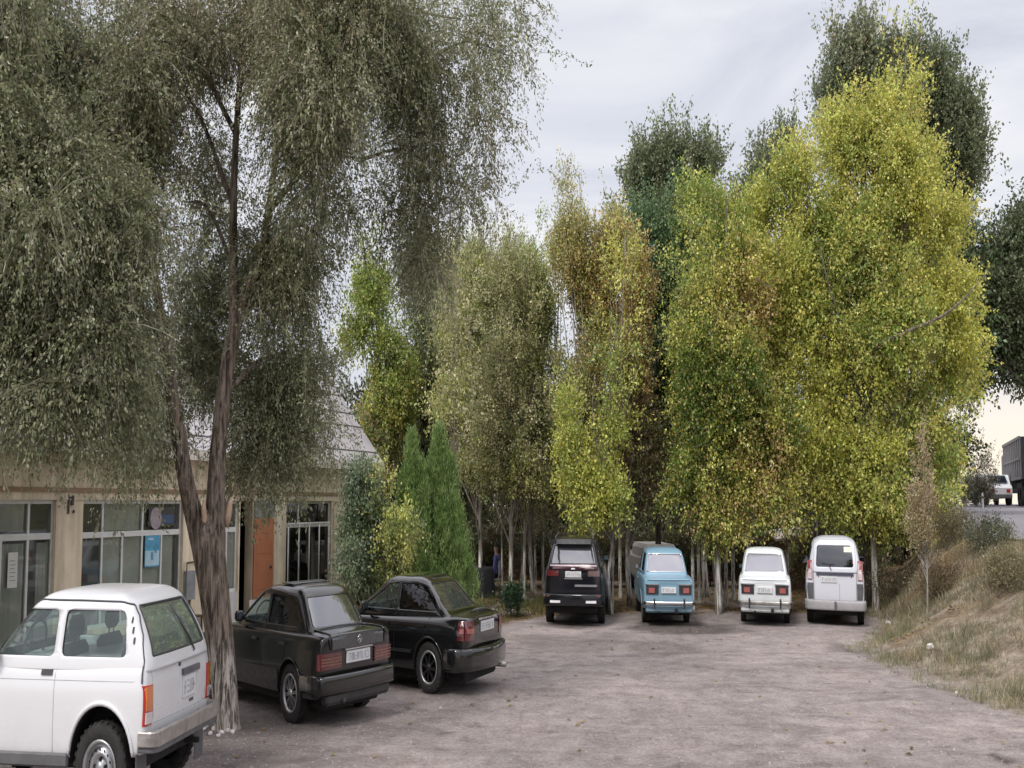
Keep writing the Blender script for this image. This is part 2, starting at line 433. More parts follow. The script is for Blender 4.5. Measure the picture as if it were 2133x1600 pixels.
class Car:
    def __init__(s, sp, root):
        s.sp, s.root = sp, root
        W = sp['W'] / 2
        # --- lower body
        V, Fc = lower_body(sp)
        me = make_mesh('lower', V, Fc, [], smooth=True)
        me = evaluated(me, [('SUBSURF', dict(levels=2, render_levels=2))])
        me.materials.clear(); me.materials.append(MATS[sp['paint']]); me.materials.append(MATS['underbody'])
        ob = bpy.data.objects.new('lower', me); COL.objects.link(ob)
        ra = sp['arch']; cut = []
        for yc in (sp.get('wy', 0), sp.get('wy', 0) + sp['wb']):
            mb = MB()
            for sd in (-1, 1):
                n = 36; zc = sp['tr'] + sp.get('arch_up', .02)
                P = [(yc + ra * math.cos(t), zc + ra * math.sin(t)) for t in np.linspace(0, math.pi, n)]
                P = [(yc + ra, -.2)] + P + [(yc - ra, -.2)]
                mb.prism(P, 'x', sd * (W - .30), sd * (W + .2), 1)
            c = temp_obj(mb); cut.append(c)
            md = ob.modifiers.new('b', 'BOOLEAN'); md.operation = 'DIFFERENCE'; md.solver = 'EXACT'; md.object = c
        dg = bpy.context.evaluated_depsgraph_get(); dg.update()
        low = bpy.data.meshes.new_from_object(ob.evaluated_get(dg)); bpy.data.objects.remove(ob)
        for c in cut: bpy.data.objects.remove(c)
        LV, LF, LM, LS = me_arrays(low)
        # --- cabin shell with window openings
        V, Fc = cabin(sp)
        shell = make_mesh('shell', V, Fc, [], smooth=True)
        shell = evaluated(shell, [('SUBSURF', dict(levels=2, render_levels=2)), ('SOLIDIFY', dict(thickness=.035, offset=-1))])
        V, Fc = cabin(sp, .012)
        gsh = make_mesh('gshell', V, Fc, [], smooth=True)
        gsh = evaluated(gsh, [('SUBSURF', dict(levels=2, render_levels=2)), ('SOLIDIFY', dict(thickness=.006, offset=-1))])
        ob = bpy.data.objects.new('shell', shell); COL.objects.link(ob)
        wins = []     # (name, axis, poly, a0, a1)
        for nm, P in sp['side_win']:
            for sd in (-1, 1): wins.append((nm, 'x', round_poly(P, sp.get('wr', .03)), sd * .15, sd * (W + .2), sp.get('door_glass', sp['side_glass']) if nm == 'door_window' else sp['side_glass']))
        y0, y1 = sp['cabin'][0][1], sp['cabin'][0][2]
        wins.append(('rear_window', 'y', round_poly(sp['rear_win'], sp.get('wrr', .04)), y0 - .8, y0 + sp.get('rcut', .9), sp['rear_glass']))
        wins.append(('windscreen', 'y', round_poly(sp['front_win'], .04), y1 - sp.get('fcut', .9), y1 + .8, sp['front_glass']))
        cut = []
        for nm, ax, P, a0, a1, gm in wins:
            mb = MB(); mb.prism(P, ax, a0, a1, 1); c = temp_obj(mb); cut.append(c)
            md = ob.modifiers.new('b', 'BOOLEAN'); md.operation = 'DIFFERENCE'; md.solver = 'EXACT'; md.object = c
        dg = bpy.context.evaluated_depsgraph_get(); dg.update()
        top = bpy.data.meshes.new_from_object(ob.evaluated_get(dg)); bpy.data.objects.remove(ob)
        for c in cut: bpy.data.objects.remove(c)
        TV, TF, TM, TS = me_arrays(top)
        s.bvh = BVHTree.FromPolygons([tuple(v) for v in LV] + [tuple(v) for v in TV], LF + [tuple(i + len(LV) for i in f) for f in TF])
        GV, GF, _, _ = me_arrays(gsh)
        s.bvh2 = BVHTree.FromPolygons([tuple(v) for v in LV] + [tuple(v) for v in GV], LF + [tuple(i + len(LV) for i in f) for f in GF])
        mb = MB(); mb.add(LV, LF); mb.M = list(LM); mb.S = list(LS)
        o = len(mb.V); mb.V += [tuple(v) for v in TV]; mb.F += [tuple(i + o for i in f) for f in TF]
        mb.M += [2 if m else 0 for m in TM]; mb.S += list(TS)
        s.body = mb.build('body', [sp['paint'], 'underbody', sp.get('seal', 'seal')], root)
        # --- glass
        for nm, ax, P, a0, a1, gm in wins:
            g = bpy.data.objects.new('g', gsh); COL.objects.link(g)
            mb = MB(); mb.prism(grow_poly(P, .012), ax, a0, a1, 0); c = temp_obj(mb)
            md = g.modifiers.new('b', 'BOOLEAN'); md.operation = 'INTERSECT'; md.solver = 'EXACT'; md.object = c
            dg = bpy.context.evaluated_depsgraph_get(); dg.update()
            r = bpy.data.meshes.new_from_object(g.evaluated_get(dg)); bpy.data.objects.remove(g); bpy.data.objects.remove(c)
            V, Fc, _, _ = me_arrays(r)
            if len(V) == 0: continue
            mb = MB(); mb.add(V, Fc); mb.S = [True] * len(Fc)
            me = make_mesh(nm, root.bake(V), Fc, [gm], smooth=[len(f) > 0 for f in Fc])
            me.polygons.foreach_set('use_smooth', np.zeros(len(me.polygons), bool))
            link(nm, me, root)
        # --- wheels
        tr = sp['tr']
        for yc in (sp.get('wy', 0), sp.get('wy', 0) + sp['wb']):
            for sd in (-1, 1): wheel(root, sd * (sp['track'] / 2), yc, tr, sp.get('tw', .19), sp['wheel'], sd)
        # underside box hides daylight through the hollow
        if sp.get('under', True):
            mb = MB(); mb.box((-W + .22, sp['y0'] + .2, sp['zb'] - .10), (W - .22, sp['y1'] - .2, sp['zb'] + .06), bev=.04)
            for yc in (sp.get('wy', 0), sp.get('wy', 0) + sp['wb']): mb.tube([(-sp['track'] / 2, yc, tr), (sp['track'] / 2, yc, tr)], .04)
            mb.build('undercarriage', ['underbody'], root)
    # ---- placing on the skin
    def side(s, y, z, sd, off=0., both=None):
        yc = (s.sp['y0'] + s.sp['y1']) / 2
        for k in range(40):
            h = (both or s.bvh2).ray_cast(Vector((sd * 3, y, z)), Vector((-sd, 0, 0)))
            if h[0] is not None and h[0].x * sd > s.sp['W'] * .27: break
            y += .015 if y < yc else -.015
        if h[0] is None: return (sd * s.sp['W'] / 2, y, z)
        p = h[0] + h[1] * off * (1 if h[1].x * sd > 0 else -1); return tuple(p)
    def rear(s, x, z, off=0., d=1):
        h = s.bvh2.ray_cast(Vector((x, -6 * d, z)), Vector((0, d, 0)))
        if h[0] is None: return (x, s.sp['y0'] if d > 0 else s.sp['y1'], z)
        p = h[0] + h[1] * off * (1 if h[1].y * d < 0 else -1); return tuple(p)
    def strip(s, name, pts, r, mat, parent=None, seg=6):
        for P in pts:
            mb = MB(); mb.tube(P, r, seg); o = mb.build(name, [mat], s.root, parent)
        return o
    def side_line(s, YZ, sd, n=20, off=0.):
        P = np.asarray(YZ, float); t = np.linspace(0, len(P) - 1, n)
        return [s.side(np.interp(u, range(len(P)), P[:, 0]), np.interp(u, range(len(P)), P[:, 1]), sd, off) for u in t]
    def rear_line(s, XZ, n=16, off=0., d=1):
        P = np.asarray(XZ, float); t = np.linspace(0, len(P) - 1, n)
        return [s.rear(np.interp(u, range(len(P)), P[:, 0]), np.interp(u, range(len(P)), P[:, 1]), off, d) for u in t]
    def rear_patch(s, x0, x1, z0, z1, off=.012, m=0, mb=None, nx=6, nz=4, d=1, flat=None, shear=0.):
        mb = mb or MB(); G = []
        for i in range(nx + 1):
            for j in range(nz + 1):
                x = x0 + (x1 - x0) * i / nx; z = z0 + (z1 - z0) * j / nz + shear * i / nx
                if flat is None:
                    p = list(s.rear(x, z, 0, d)); yc = s.rear(x * .82, z, 0, d)[1]
                    p[1] = min(p[1], yc + .06) if d > 0 else max(p[1], yc - .06)
                else: p = (x, flat, z)
                G.append(p)
        G = np.array(G); front = G + np.array([0, -off * d, 0]); back = G + np.array([0, .02 * d, 0])
        N = (nx + 1) * (nz + 1)
        Fc = []
        for i in range(nx):
            for j in range(nz):
                q = (i * (nz + 1) + j, (i + 1) * (nz + 1) + j, (i + 1) * (nz + 1) + j + 1, i * (nz + 1) + j + 1)
                Fc += [q, tuple(N + k for k in q[::-1])]
        bd = [i * (nz + 1) for i in range(nx + 1)] + [nx * (nz + 1) + j for j in range(1, nz + 1)] + [i * (nz + 1) + nz for i in range(nx - 1, -1, -1)] + [j for j in range(nz - 1, 0, -1)]
        for k in range(len(bd)):
            a, b = bd[k], bd[(k + 1) % len(bd)]; Fc.append((a, b, N + b, N + a))
        return mb.add(np.vstack([front, back]), Fc, m)
    def side_patch(s, y0, y1, z0, z1, sd, off=.012, m=0, mb=None, ny=4, nz=4):
        mb = mb or MB(); G = []
        for i in range(ny + 1):
            for j in range(nz + 1): G.append(s.side(y0 + (y1 - y0) * i / ny, z0 + (z1 - z0) * j / nz, sd))
        G = np.array(G); front = G + np.array([sd * off, 0, 0]); back = G - np.array([sd * .02, 0, 0]); N = len(G); Fc = []
        for i in range(ny):
            for j in range(nz):
                q = (i * (nz + 1) + j, (i + 1) * (nz + 1) + j, (i + 1) * (nz + 1) + j + 1, i * (nz + 1) + j + 1)
                Fc += [q, tuple(N + k for k in q[::-1])]
        bd = [i * (nz + 1) for i in range(ny + 1)] + [ny * (nz + 1) + j for j in range(1, nz + 1)] + [i * (nz + 1) + nz for i in range(ny - 1, -1, -1)] + [j for j in range(nz - 1, 0, -1)]
        for k in range(len(bd)):
            a, b = bd[k], bd[(k + 1) % len(bd)]; Fc.append((a, b, N + b, N + a))
        return mb.add(np.vstack([front, back]), Fc, m)
    def bumper(s, name, y, hw, wrap, z0, z1, th, mat, d=1, bow=.04, m=None, corner=.10, flat=False):
        """C-shaped bumper: y = face position, wrap = length along the sides"""
        pts = []
        yb = y + wrap * d
        pts.append((-hw, yb)); pts.append((-hw, y + corner * d * 1.4))
        for t in np.linspace(0, 1, 5)[1:-1]:
            a = t * math.pi / 2; pts.append((-hw + corner * .9 * (1 - math.cos(a)), y + d * (corner * 1.4 * (1 - math.sin(a)) + bow)))
        for x in np.linspace(-hw + corner, hw - corner, 9): pts.append((x, y + d * bow * (x / (hw - corner)) ** 2))
        R_ = [(-p[0], p[1]) for p in pts[:5]][::-1]; pts += R_
        P = np.array(pts); T = np.gradient(P, axis=0); T /= np.linalg.norm(T, axis=1)[:, None]
        Nn = np.c_[-T[:, 1], T[:, 0]] * (-1 if d > 0 else 1)     # outward
        hh = z1 - z0; prof = [(-.02, z0 + .002), (th * .9, z0), (th, z0 + .008), (th, z0 + hh * .5), (th, z1 - .008), (th * .9, z1), (-.02, z1)] if flat else None; prof = prof or [(-.02, z0 + .01), (th * .55, z0), (th * .9, z0 + hh * .10), (th, z0 + hh * .25), (th * 1.12, z0 + hh * .5), (th * 1.08, z0 + hh * .75), (th * .95, z0 + hh * .92), (th * .6, z1), (-.02, z1 + .004)]
        V = [(p[0] + n[0] * -(-a), p[1] + n[1] * a, z) for p, n in zip(P, Nn) for a, z in prof]
        n = len(prof); Fc = [(i * n + k, i * n + (k + 1) % n, (i + 1) * n + (k + 1) % n, (i + 1) * n + k) for i in range(len(P) - 1) for k in range(n)]
        Fc += [tuple(range(n)), tuple((len(P) - 1) * n + k for k in range(n))]
        mb = MB(); mb.add(V, Fc, 0, not flat); return mb.build(name, [mat], s.root)
    def plate(s, x, z, y=None, w=.52, h=.112, marks='dark', off=.012, shear=0.):
        mb = MB(); yy = s.rear(x, z)[1] if y is None else y
        mb.box((x - w / 2, yy - off - .006, z - h / 2), (x + w / 2, yy - off + .03, z + h / 2), 0, bev=.004)
        o = mb.build('number_plate', ['plate'], s.root)
        # worn, unreadable embossed marks
        g = MB(); rr = random.Random(int(z * 1e4)); cx = x - w * .42
        while cx < x + w * .42:
            cw = rr.choice((.012, .035, .04, .042))
            for (a, b, c, e) in rr.sample([(0, 0, .2, 1), (.8, 0, 1, 1), (0, .85, 1, 1), (0, 0, 1, .15), (0, .42, 1, .58), (.2, .1, .45, .9)], 3):
                g.box((cx + a * cw, yy - off - .009, z + (b - .5) * h * .62), (cx + max(c * cw, a * cw + .006), yy - off - .0055, z + (e - .5) * h * .62))
            cx += cw + rr.choice((.014, .014, .04))
        g.build('plate_marking', ['plate_mark'], s.root, parent=o)
        return o
    def seat(s, x, y, z0=.75, top=1.15, head=True, mat='seat', rest=.2):
        mb = MB()
        mb.box((x - .24, y, z0), (x + .24, y + .13, top), bev=.05)
        o = mb.build('seat', [mat], s.root)
        if head:
            h = MB(); h.box((x - .13, y - .01, top + .04), (x + .13, y + .09, top + .04 + rest), bev=.045)
            h.tube([(x - .05, y + .05, top - .02), (x - .05, y + .04, top + .08)], .008); h.tube([(x + .05, y + .05, top - .02), (x + .05, y + .04, top + .08)], .008)
            h.build('headrest', [mat], s.root, parent=o)
    def steering(s, x, y, z, r=.19):
        mb = MB(); P = [(x + r * math.cos(t), y - .06 * math.sin(t), z + r * .95 * math.sin(t)) for t in np.linspace(0, 2 * math.pi, 29)]
        mb.tube(P, .014, 6, cap=False); mb.tube([(x - r, y, z), (x, y + .03, z - .01), (x + r, y, z)], .014, 6); mb.tube([(x, y + .03, z), (x, y + .25, z - .12)], .03, 6)
        mb.build('steering_wheel', ['black_plastic'], s.root)
    def arch_lips(s, mat, r=.016, dr=.0, out_=.004):
        sp = s.sp; zc = sp['tr'] + sp.get('arch_up', .02); pts = []
        for yc in (sp.get('wy', 0), sp.get('wy', 0) + sp['wb']):
            for sd in (-1, 1):
                P = []
                for t in np.linspace(-.25, math.pi + .25, 26):
                    y, z = yc + (sp['arch'] + dr) * math.cos(t), max(sp['zb'] + .03, zc + (sp['arch'] + dr) * math.sin(t))
                    P.append(s.side(yc + (sp['arch'] + dr + .012) * math.cos(t), max(sp['zb'] + .06, zc + (sp['arch'] + dr + .012) * math.sin(t)), sd, out_))
                pts.append(P)
        return s.strip('wheel_arch', pts, r, mat)
    def mirror(s, sd, y, z, mat, w=.17, h=.11, x=None):
        p = s.side(y, z, sd); mb = MB(); x0 = abs(p[0]) if x is None else x
        a, b = sorted((sd * (x0 + .02), sd * (x0 + .02 + w)))
        mb.box((a, y, z - .01), (b, y + .09, z + h), 0, bev=.03)
        mb.box((a + .012, y - .006, z + .005), (b - .012, y + .002, z + h - .015), 1)
        mb.tube([(sd * (x0 - .05), y + .05, z), (sd * (x0 + .06), y + .05, z + .03)], .02, 6)
        mb.build('side_mirror', [mat, 'mirror_glass'], s.root)

def car_mats():
    paint('paint_white', (.66, .67, .69), .25, .5, dirt=(.42, .38, .34), dirt_amt=.55)
    paint('paint_white_old', (.72, .76, .78), .35, .3, dirt=(.40, .37, .33), dirt_amt=.6)
    paint('paint_silver', (.62, .64, .70), .3, .4, dirt=(.40, .36, .32), dirt_amt=.5)
    paint('paint_black', (.005, .006, .007), .12, .3, dirt=(.07, .062, .055), dirt_amt=.18)
    paint('paint_black2', (.005, .006, .007), .08, .5, dirt=(.07, .062, .055), dirt_amt=.15)
    paint('paint_suv', (.004, .005, .009), .15, .3, dirt=(.05, .045, .04), dirt_amt=.3)
    paint('paint_blue', (.19, .33, .43), .35, .3, dirt=(.22, .28, .32), dirt_amt=.5)
    paint('paint_cream', (.62, .58, .55), .4, .2)
    simple('underbody', (.014, .014, .014), .9, var=.4)
    simple('seal', (.012, .012, .013), .6)
    simple('seal_white', (.42, .43, .44), .5)
    simple('rubber', (.022, .021, .02), .85, var=.5, vs=12, bmp=.3)
    simple('black_plastic', (.03, .031, .033), .55, var=.3)
    simple('grey_plastic', (.10, .10, .105), .6, var=.25)
    simple('cladding_dark', (.035, .035, .037), .5, var=.2)
    simple('pink_trim', (.42, .30, .33), .4)
    simple('seat', (.035, .038, .042), .9)
    simple('alu_bumper', (.40, .38, .36), .42, .7, var=.3, vs=10)
    simple('chrome', (.75, .76, .78), .12, 1., var=.05)
    simple('rim_silver', (.42, .43, .44), .38, .8, var=.2)
    simple('rim_dark', (.03, .03, .032), .4, .5)
    simple('rim_hole', (.006, .006, .006), .9)
    simple('red_lens', (.42, .02, .015), .15, coat=1., var=.1)
    simple('dark_red_lens', (.10, .012, .015), .15, coat=1., var=.2)
    simple('amber_lens', (.55, .16, .03), .15, coat=1.)
    simple('clear_lens', (.55, .50, .50), .12, coat=1.)
    simple('pink_lens', (.36, .10, .09), .2, coat=1.)
    simple('gutter_dark', (.05, .055, .06), .6)
    simple('bright_trim', (.78, .78, .80), .3)
    simple('plate', (.62, .63, .64), .4, var=.08, vs=30)
    simple('plate_mark', (.36, .36, .38), .6)
    simple('mirror_glass', (.35, .40, .45), .05, 1.)
    simple('sticker', (.72, .76, .58), .5)
    glass('glass_clear', (.90, .96, .94), .94, .02, .015, (.35, .42, .42))
    glass('glass_rear_niva', (.6, .68, .65), .7, .14, .02, (.36, .42, .40))  # pale green film colour stands in for foliage reflected in the glass
    glass('glass_tint', (.10, .11, .11), .93, .02, .015, (.02, .02, .02))
    glass('glass_sky', (.14, .15, .16), .84, .15, .03, (.30, .31, .36))
    glass('glass_dark', (.12, .14, .17), .9, .10, .03, (.06, .07, .09))
    glass('glass_dusty', (.3, .3, .33), .45, .10, .1, (.40, .40, .45))


def make_cars():
    # -------- white off-roader, nearest
    sp = dict(W=1.62, y0=-.70, y1=2.92, wb=2.2, wy=-.085, zb=.40, tr=.345, track=1.42, arch=.41, arch_up=.06, tw=.19, paint='paint_white',
        deck=[(-.75, 1.13), (1.6, 1.13), (1.8, 1.09), (2.95, .98)], rear=[(.3, -.66), (.6, -.70), (1.0, -.70), (1.13, -.665)], front=[(.3, 2.88), (.6, 2.92), (1.0, 2.90)],
        taper_r=.03, taper_f=.05, bow_r=.03, crown=.03, side=[(0, .84), (.02, .97), (.09, .995), (.45, 1.), (.74, 1.0), (.80, .985), (1.0, .955)],
        cabin=[(1.05, -.69, 1.62, .775), (1.12, -.675, 1.58, .770), (1.30, -.575, 1.36, .725), (1.48, -.42, 1.13, .675), (1.55, -.34, 1.04, .645), (1.60, -.24, .93, .575)], cr=.06, cf=.12, roof_crown=.04,
        side_win=[('side_window', [(-.36, 1.155), (-.29, 1.49), (.50, 1.495), (.50, 1.155)]), ('door_window', [(.60, 1.155), (.60, 1.495), (1.04, 1.495), (1.13, 1.45), (1.46, 1.155)])],
        rear_win=[(-.60, 1.15), (.60, 1.15), (.50, 1.51), (-.50, 1.51)], front_win=[(-.66, 1.15), (.66, 1.15), (.56, 1.50), (-.56, 1.50)], rcut=.35, fcut=.4, wr=.06, wrr=.05,
        side_glass='glass_clear', rear_glass='glass_rear_niva', front_glass='glass_clear', wheel=dict(kind='steel', rimr=.215, mats=['rim_silver', 'rim_silver', 'rim_hole']))
    r = thing('parked_offroader', 'white boxy three-door off-road car with steel wheels, nearest of all the cars', 'off-road car', NIVA[0], NIVA[1], group='cars parked on the gravel lot')
    c = Car(sp, r)
    c.arch_lips('paint_white', .022, .0, .0)
    # roof gutter line, door seams
    gl = []
    for sd in (-1, 1):
        gl.append(c.side_line([(-.60, .97), (-.585, 1.12), (-.51, 1.30), (-.41, 1.44), (-.33, 1.52), (-.22, 1.545), (.3, 1.552), (.9, 1.552), (1.05, 1.50), (1.27, 1.34), (1.48, 1.15)], sd, 60, .012))
    c.strip('roof_gutter', gl, .009, 'gutter_dark')
    sl = []
    for sd in (-1, 1):
        sl += [c.side_line([(.55, .46), (.55, 1.53)], sd, 20), c.side_line([(1.5, .5), (1.52, 1.13)], sd, 12), c.side_line([(-.62, .985), (1.5, .985), (2.8, .955)], sd, 30, -.001)]
    c.strip('panel_seam', sl, .004, 'seal_white')
    tg = [c.rear_line([(-.615, .70), (-.64, 1.0), (-.66, 1.13)], 10), c.rear_line([(.615, .70), (.64, 1.0), (.66, 1.13)], 10), c.rear_line([(-.61, .665), (.61, .665)], 10), c.rear_line([(-.66, 1.13), (-.60, 1.35), (-.55, 1.53), (.55, 1.53), (.60, 1.35), (.66, 1.13)], 40, .002)]
    c.strip('tailgate_seam', tg, .004, 'seal_white')
    c.strip('rear_window_seal', [c.rear_line([(-.60, 1.15), (.60, 1.15), (.50, 1.51), (-.50, 1.51), (-.60, 1.15)], 60, .008)], .012, 'black_plastic')
    for sd in (-1, 1):
        mb = MB(); c.rear_patch(sd * .655, sd * .775, .66, .955, .02, 0, mb, 3, 3)
        c.rear_patch(sd * .668, sd * .762, .77, .945, .028, 1, mb, 3, 3); c.rear_patch(sd * .668, sd * .762, .675, .76, .028, 2, mb, 3, 3)
        c.side_patch(-.685, -.655, .66, .955, sd, .012, 0, mb, 2, 3)
        mb.build('tail_light', ['red_lens', 'amber_lens', 'clear_lens'], r)
        mb = MB(); mb2 = c.side_patch(.59, .74, 1.02, 1.06, sd, .012, 0, mb, 3, 1); mb.build('door_handle', ['black_plastic'], r)
        for k in range(3): c.side_patch(-.39 - .03 * k, -.372 - .03 * k, 1.405 - .075 * k, 1.45 - .075 * k, sd, .024, 0, None, 1, 2).build('air_vent', ['black_plastic'], r)
    for sd in (-1, 1): mb = MB(); mb.box((sd * .79 - .03, .34, .35), (sd * .79 + .03, 1.66, .455), bev=.015); mb.build('sill_strip', ['grey_plastic'], r)
    c.bumper('rear_bumper', -.775, .745, .20, .515, .625, .055, 'alu_bumper', bow=.0, corner=.05, flat=True)
    c.bumper('bumper_underside', -.765, .735, .20, .47, .516, .045, 'grey_plastic', bow=.0, corner=.05, flat=True)
    for sd in (-1, 1):
        mb = MB(); mb.box((sd * .46 - .02, -.77, .54), (sd * .46 + .02, -.60, .60)); mb.build('bumper_bracket', ['underbody'], r)
        mb = MB(); mb.box((sd * .68 - .11, -.56, .16), (sd * .68 + .11, -.545, .46), bev=.006); mb.build('mud_flap', ['grey_plastic'], r)
    mb = MB(); mb.tube([(.42, -.70, .36), (.42, -.2, .34)], .025); mb.build('exhaust_pipe', ['underbody'], r)
    c.plate(.17, .835, w=.30, h=.17)
    mb = MB(); c.rear_patch(.0, .42, .935, .985, .03, 0, mb, 4, 2); mb.build('plate_lamp', ['grey_plastic'], r)
    mb = MB(); c.rear_patch(.20, .30, .70, .725, .006, 0, mb, 3, 1); mb.build('model_badge', ['grey_plastic'], r)
    mb = MB(); p = c.rear(.28, 1.10, .03); q = c.rear(.16, 1.36, .035); mb.tube([c.rear(.28, 1.09), p, q], .009, 6); mb.tube([c.rear(.24, 1.17, .03), c.rear(.09, 1.47, .03)], .012, 6); mb.build('rear_wiper', ['black_plastic'], r)
    mb = MB(); p = c.rear(-.05, 1.03); mb.lathe([(-.0, .018), (-.02, .015), (-.021, 0)], 'y', p, 12); mb.build('tailgate_lock', ['grey_plastic'], r)
    c.seat(-.36, .55, .85, 1.22, rest=.17); c.seat(.36, .55, .85, 1.22, rest=.17)
    mb = MB(); mb.box((-.62, -.30, .95), (.62, -.18, 1.22), bev=.05); mb.build('rear_bench', ['seat'], r)
    c.steering(-.36, 1.18, 1.20)
    mb = MB(); mb.box((-.70, 1.32, 1.10), (.70, 1.55, 1.19), bev=.04); mb.build('dashboard', ['black_plastic'], r)
    c.mirror(-1, 1.36, 1.14, 'black_plastic'); c.mirror(1, 1.36, 1.14, 'black_plastic')
    for sd in (-1, 1):
        mb = MB(); mb.lathe([(0, .0), (.02, .08), (0, .09)], 'y', c.rear(sd * .55, .80, 0, -1), 16); mb.build('headlight', ['clear_lens'], r)

    # -------- black saloon with square tail (near)
    def saloon(sp, r): return Car(sp, r)
    sp = dict(W=1.68, y0=-.90, y1=3.50, wb=2.665, zb=.27, tr=.31, track=1.45, arch=.345, arch_up=.01, tw=.19, paint='paint_black',
        deck=[(-.92, .975), (-.6, .985), (-.1, .975), (2.0, .96), (2.3, .93), (3.5, .74)], rear=[(.25, -.84), (.5, -.88), (.9, -.90), (.97, -.87)], front=[(.25, 3.4), (.5, 3.5), (.8, 3.46)],
        taper_r=.06, bow_r=.06, crown=.045, side=[(0, .82), (.02, .955), (.10, .985), (.40, 1.0), (.62, 1.0), (.90, .975), (1.0, .93)],
        cabin=[(.90, -.36, 2.12, .735), (.955, -.33, 2.05, .73), (1.12, -.15, 1.74, .68), (1.28, .02, 1.44, .63), (1.335, .09, 1.30, .60), (1.365, .18, 1.18, .56)], cr=.10, cf=.16, roof_crown=.035,
        side_win=[('side_window', [(.02, .985), (.18, 1.25), (.30, 1.29), (.87, 1.295), (.87, .985)]), ('door_window', [(.94, .985), (.94, 1.295), (1.22, 1.285), (1.78, .985)])],
        rt=.90, door_glass='glass_clear', rear_win=[(-.53, .985), (.53, .985), (.45, 1.285), (-.45, 1.285)], front_win=[(-.62, .99), (.62, .99), (.52, 1.27), (-.52, 1.27)], rcut=.75, fcut=1.0,
        side_glass='glass_tint', rear_glass='glass_sky', front_glass='glass_clear', wheel=dict(kind='alloy', rimr=.205, n=10, twin=True, sw=.007, mats=['rim_silver', 'rim_silver', 'rim_hole']))
    r = thing('parked_saloon', 'black saloon with wide ribbed tail lights, parked right behind the big forked tree trunk', 'saloon car', SED1[0], SED1[1], group='cars parked on the gravel lot')
    c = Car(sp, r)
    c.arch_lips('paint_black', .014)
    sl = []
    for sd in (-1, 1):
        sl += [c.side_line([(.90, .35), (.90, .96)], sd, 16), c.side_line([(.20, .62), (.12, .95)], sd, 8), c.side_line([(1.85, .4), (1.85, .93)], sd, 12)]
    c.strip('panel_seam', sl, .0045, 'seal')
    for sd in (-1, 1):
        for a, b in ((.36, 2.30), (-.84, -.36)): c.side_patch(a, b, .30, .53, sd, .014, 0, None, 8, 2).build('side_cladding', ['cladding_dark'], r)
    # raised boot lid edge
    c.strip('boot_lid', [c.rear_line([(-.58, .80), (-.62, .90), (-.56, .955), (0, .972), (.56, .955), (.62, .90), (.58, .80)], 50, .006)], .012, 'paint_black')
    mb = MB(); c.rear_patch(-.56, .56, .80, .945, .012, 0, mb, 10, 3); mb.build('boot_panel', ['paint_boot'], r)
    for sd in (-1, 1):
        mb = MB(); c.rear_patch(sd * .36, sd * .77, .60, .765, .012, 0, mb, 6, 1)
        for k in range(5): c.rear_patch(sd * .37, sd * .76, .612 + k * .031, .628 + k * .031, .028, 1 if k in (1, 2, 3) else 0, mb, 6, 1)
        c.side_patch(-.83, -.74, .60, .765, sd, .010, 0, mb, 3, 1)
        mb.build('tail_light', ['dark_red_lens', 'lens_brown'], r)
        c.side_patch(1.05, 1.22, .80, .83, sd, .02, 0, None, 3, 1).build('door_handle', ['black_plastic'], r); c.side_patch(.16, .33, .80, .83, sd, .02, 0, None, 3, 1).build('door_handle', ['black_plastic'], r)
    c.bumper('rear_bumper', -.94, .81, .62, .36, .545, .04, 'paint_black2', bow=.05)
    mb = MB(); mb.box((-.70, -.90, .24), (.70, -.70, .38), bev=.04); mb.tube([(-.35, -.93, .27), (-.35, -.6, .27)], .03); mb.build('rear_apron', ['cladding_dark'], r)
    c.plate(.0, .70, w=.52, h=.125)
    mb = MB(); c.rear_patch(-.30, .30, .775, .79, .03, 0, mb, 4, 1); mb.build('boot_handle', ['chrome'], r)
    # round three-armed emblem
    mb = MB(); p = c.rear(0, .875, .02); mb.tube([(p[0] + .04 * math.cos(t), p[1] - .008, p[2] + .04 * math.sin(t)) for t in np.linspace(0, 2 * math.pi, 21)], .004, 5, cap=False)
    for t in (90, 210, 330): mb.tube([(p[0], p[1] - .008, p[2]), (p[0] + .04 * math.cos(R(t)), p[1] - .008, p[2] + .04 * math.sin(R(t)))], .004, 5)
    mb.build('emblem', ['chrome'], r)
    mb = MB()
    mb.box((-.42, .55, 1.40), (.42, .90, 1.412), bev=.005); mb.box((-.38, .58, 1.34), (.38, .62, 1.402))
    mb.build('sunroof_panel', ['glass_dark'], r)
    c.seat(-.36, 1.0, .7, 1.08); c.seat(.36, 1.0, .7, 1.08); c.steering(-.36, 1.55, 1.0); c.mirror(-1, 1.66, .97, 'paint_black'); c.mirror(1, 1.66, .97, 'paint_black')
    mb = MB(); mb.box((-.62, .12, .9), (.62, .24, 1.08), bev=.04); mb.build('rear_bench', ['seat'], r)

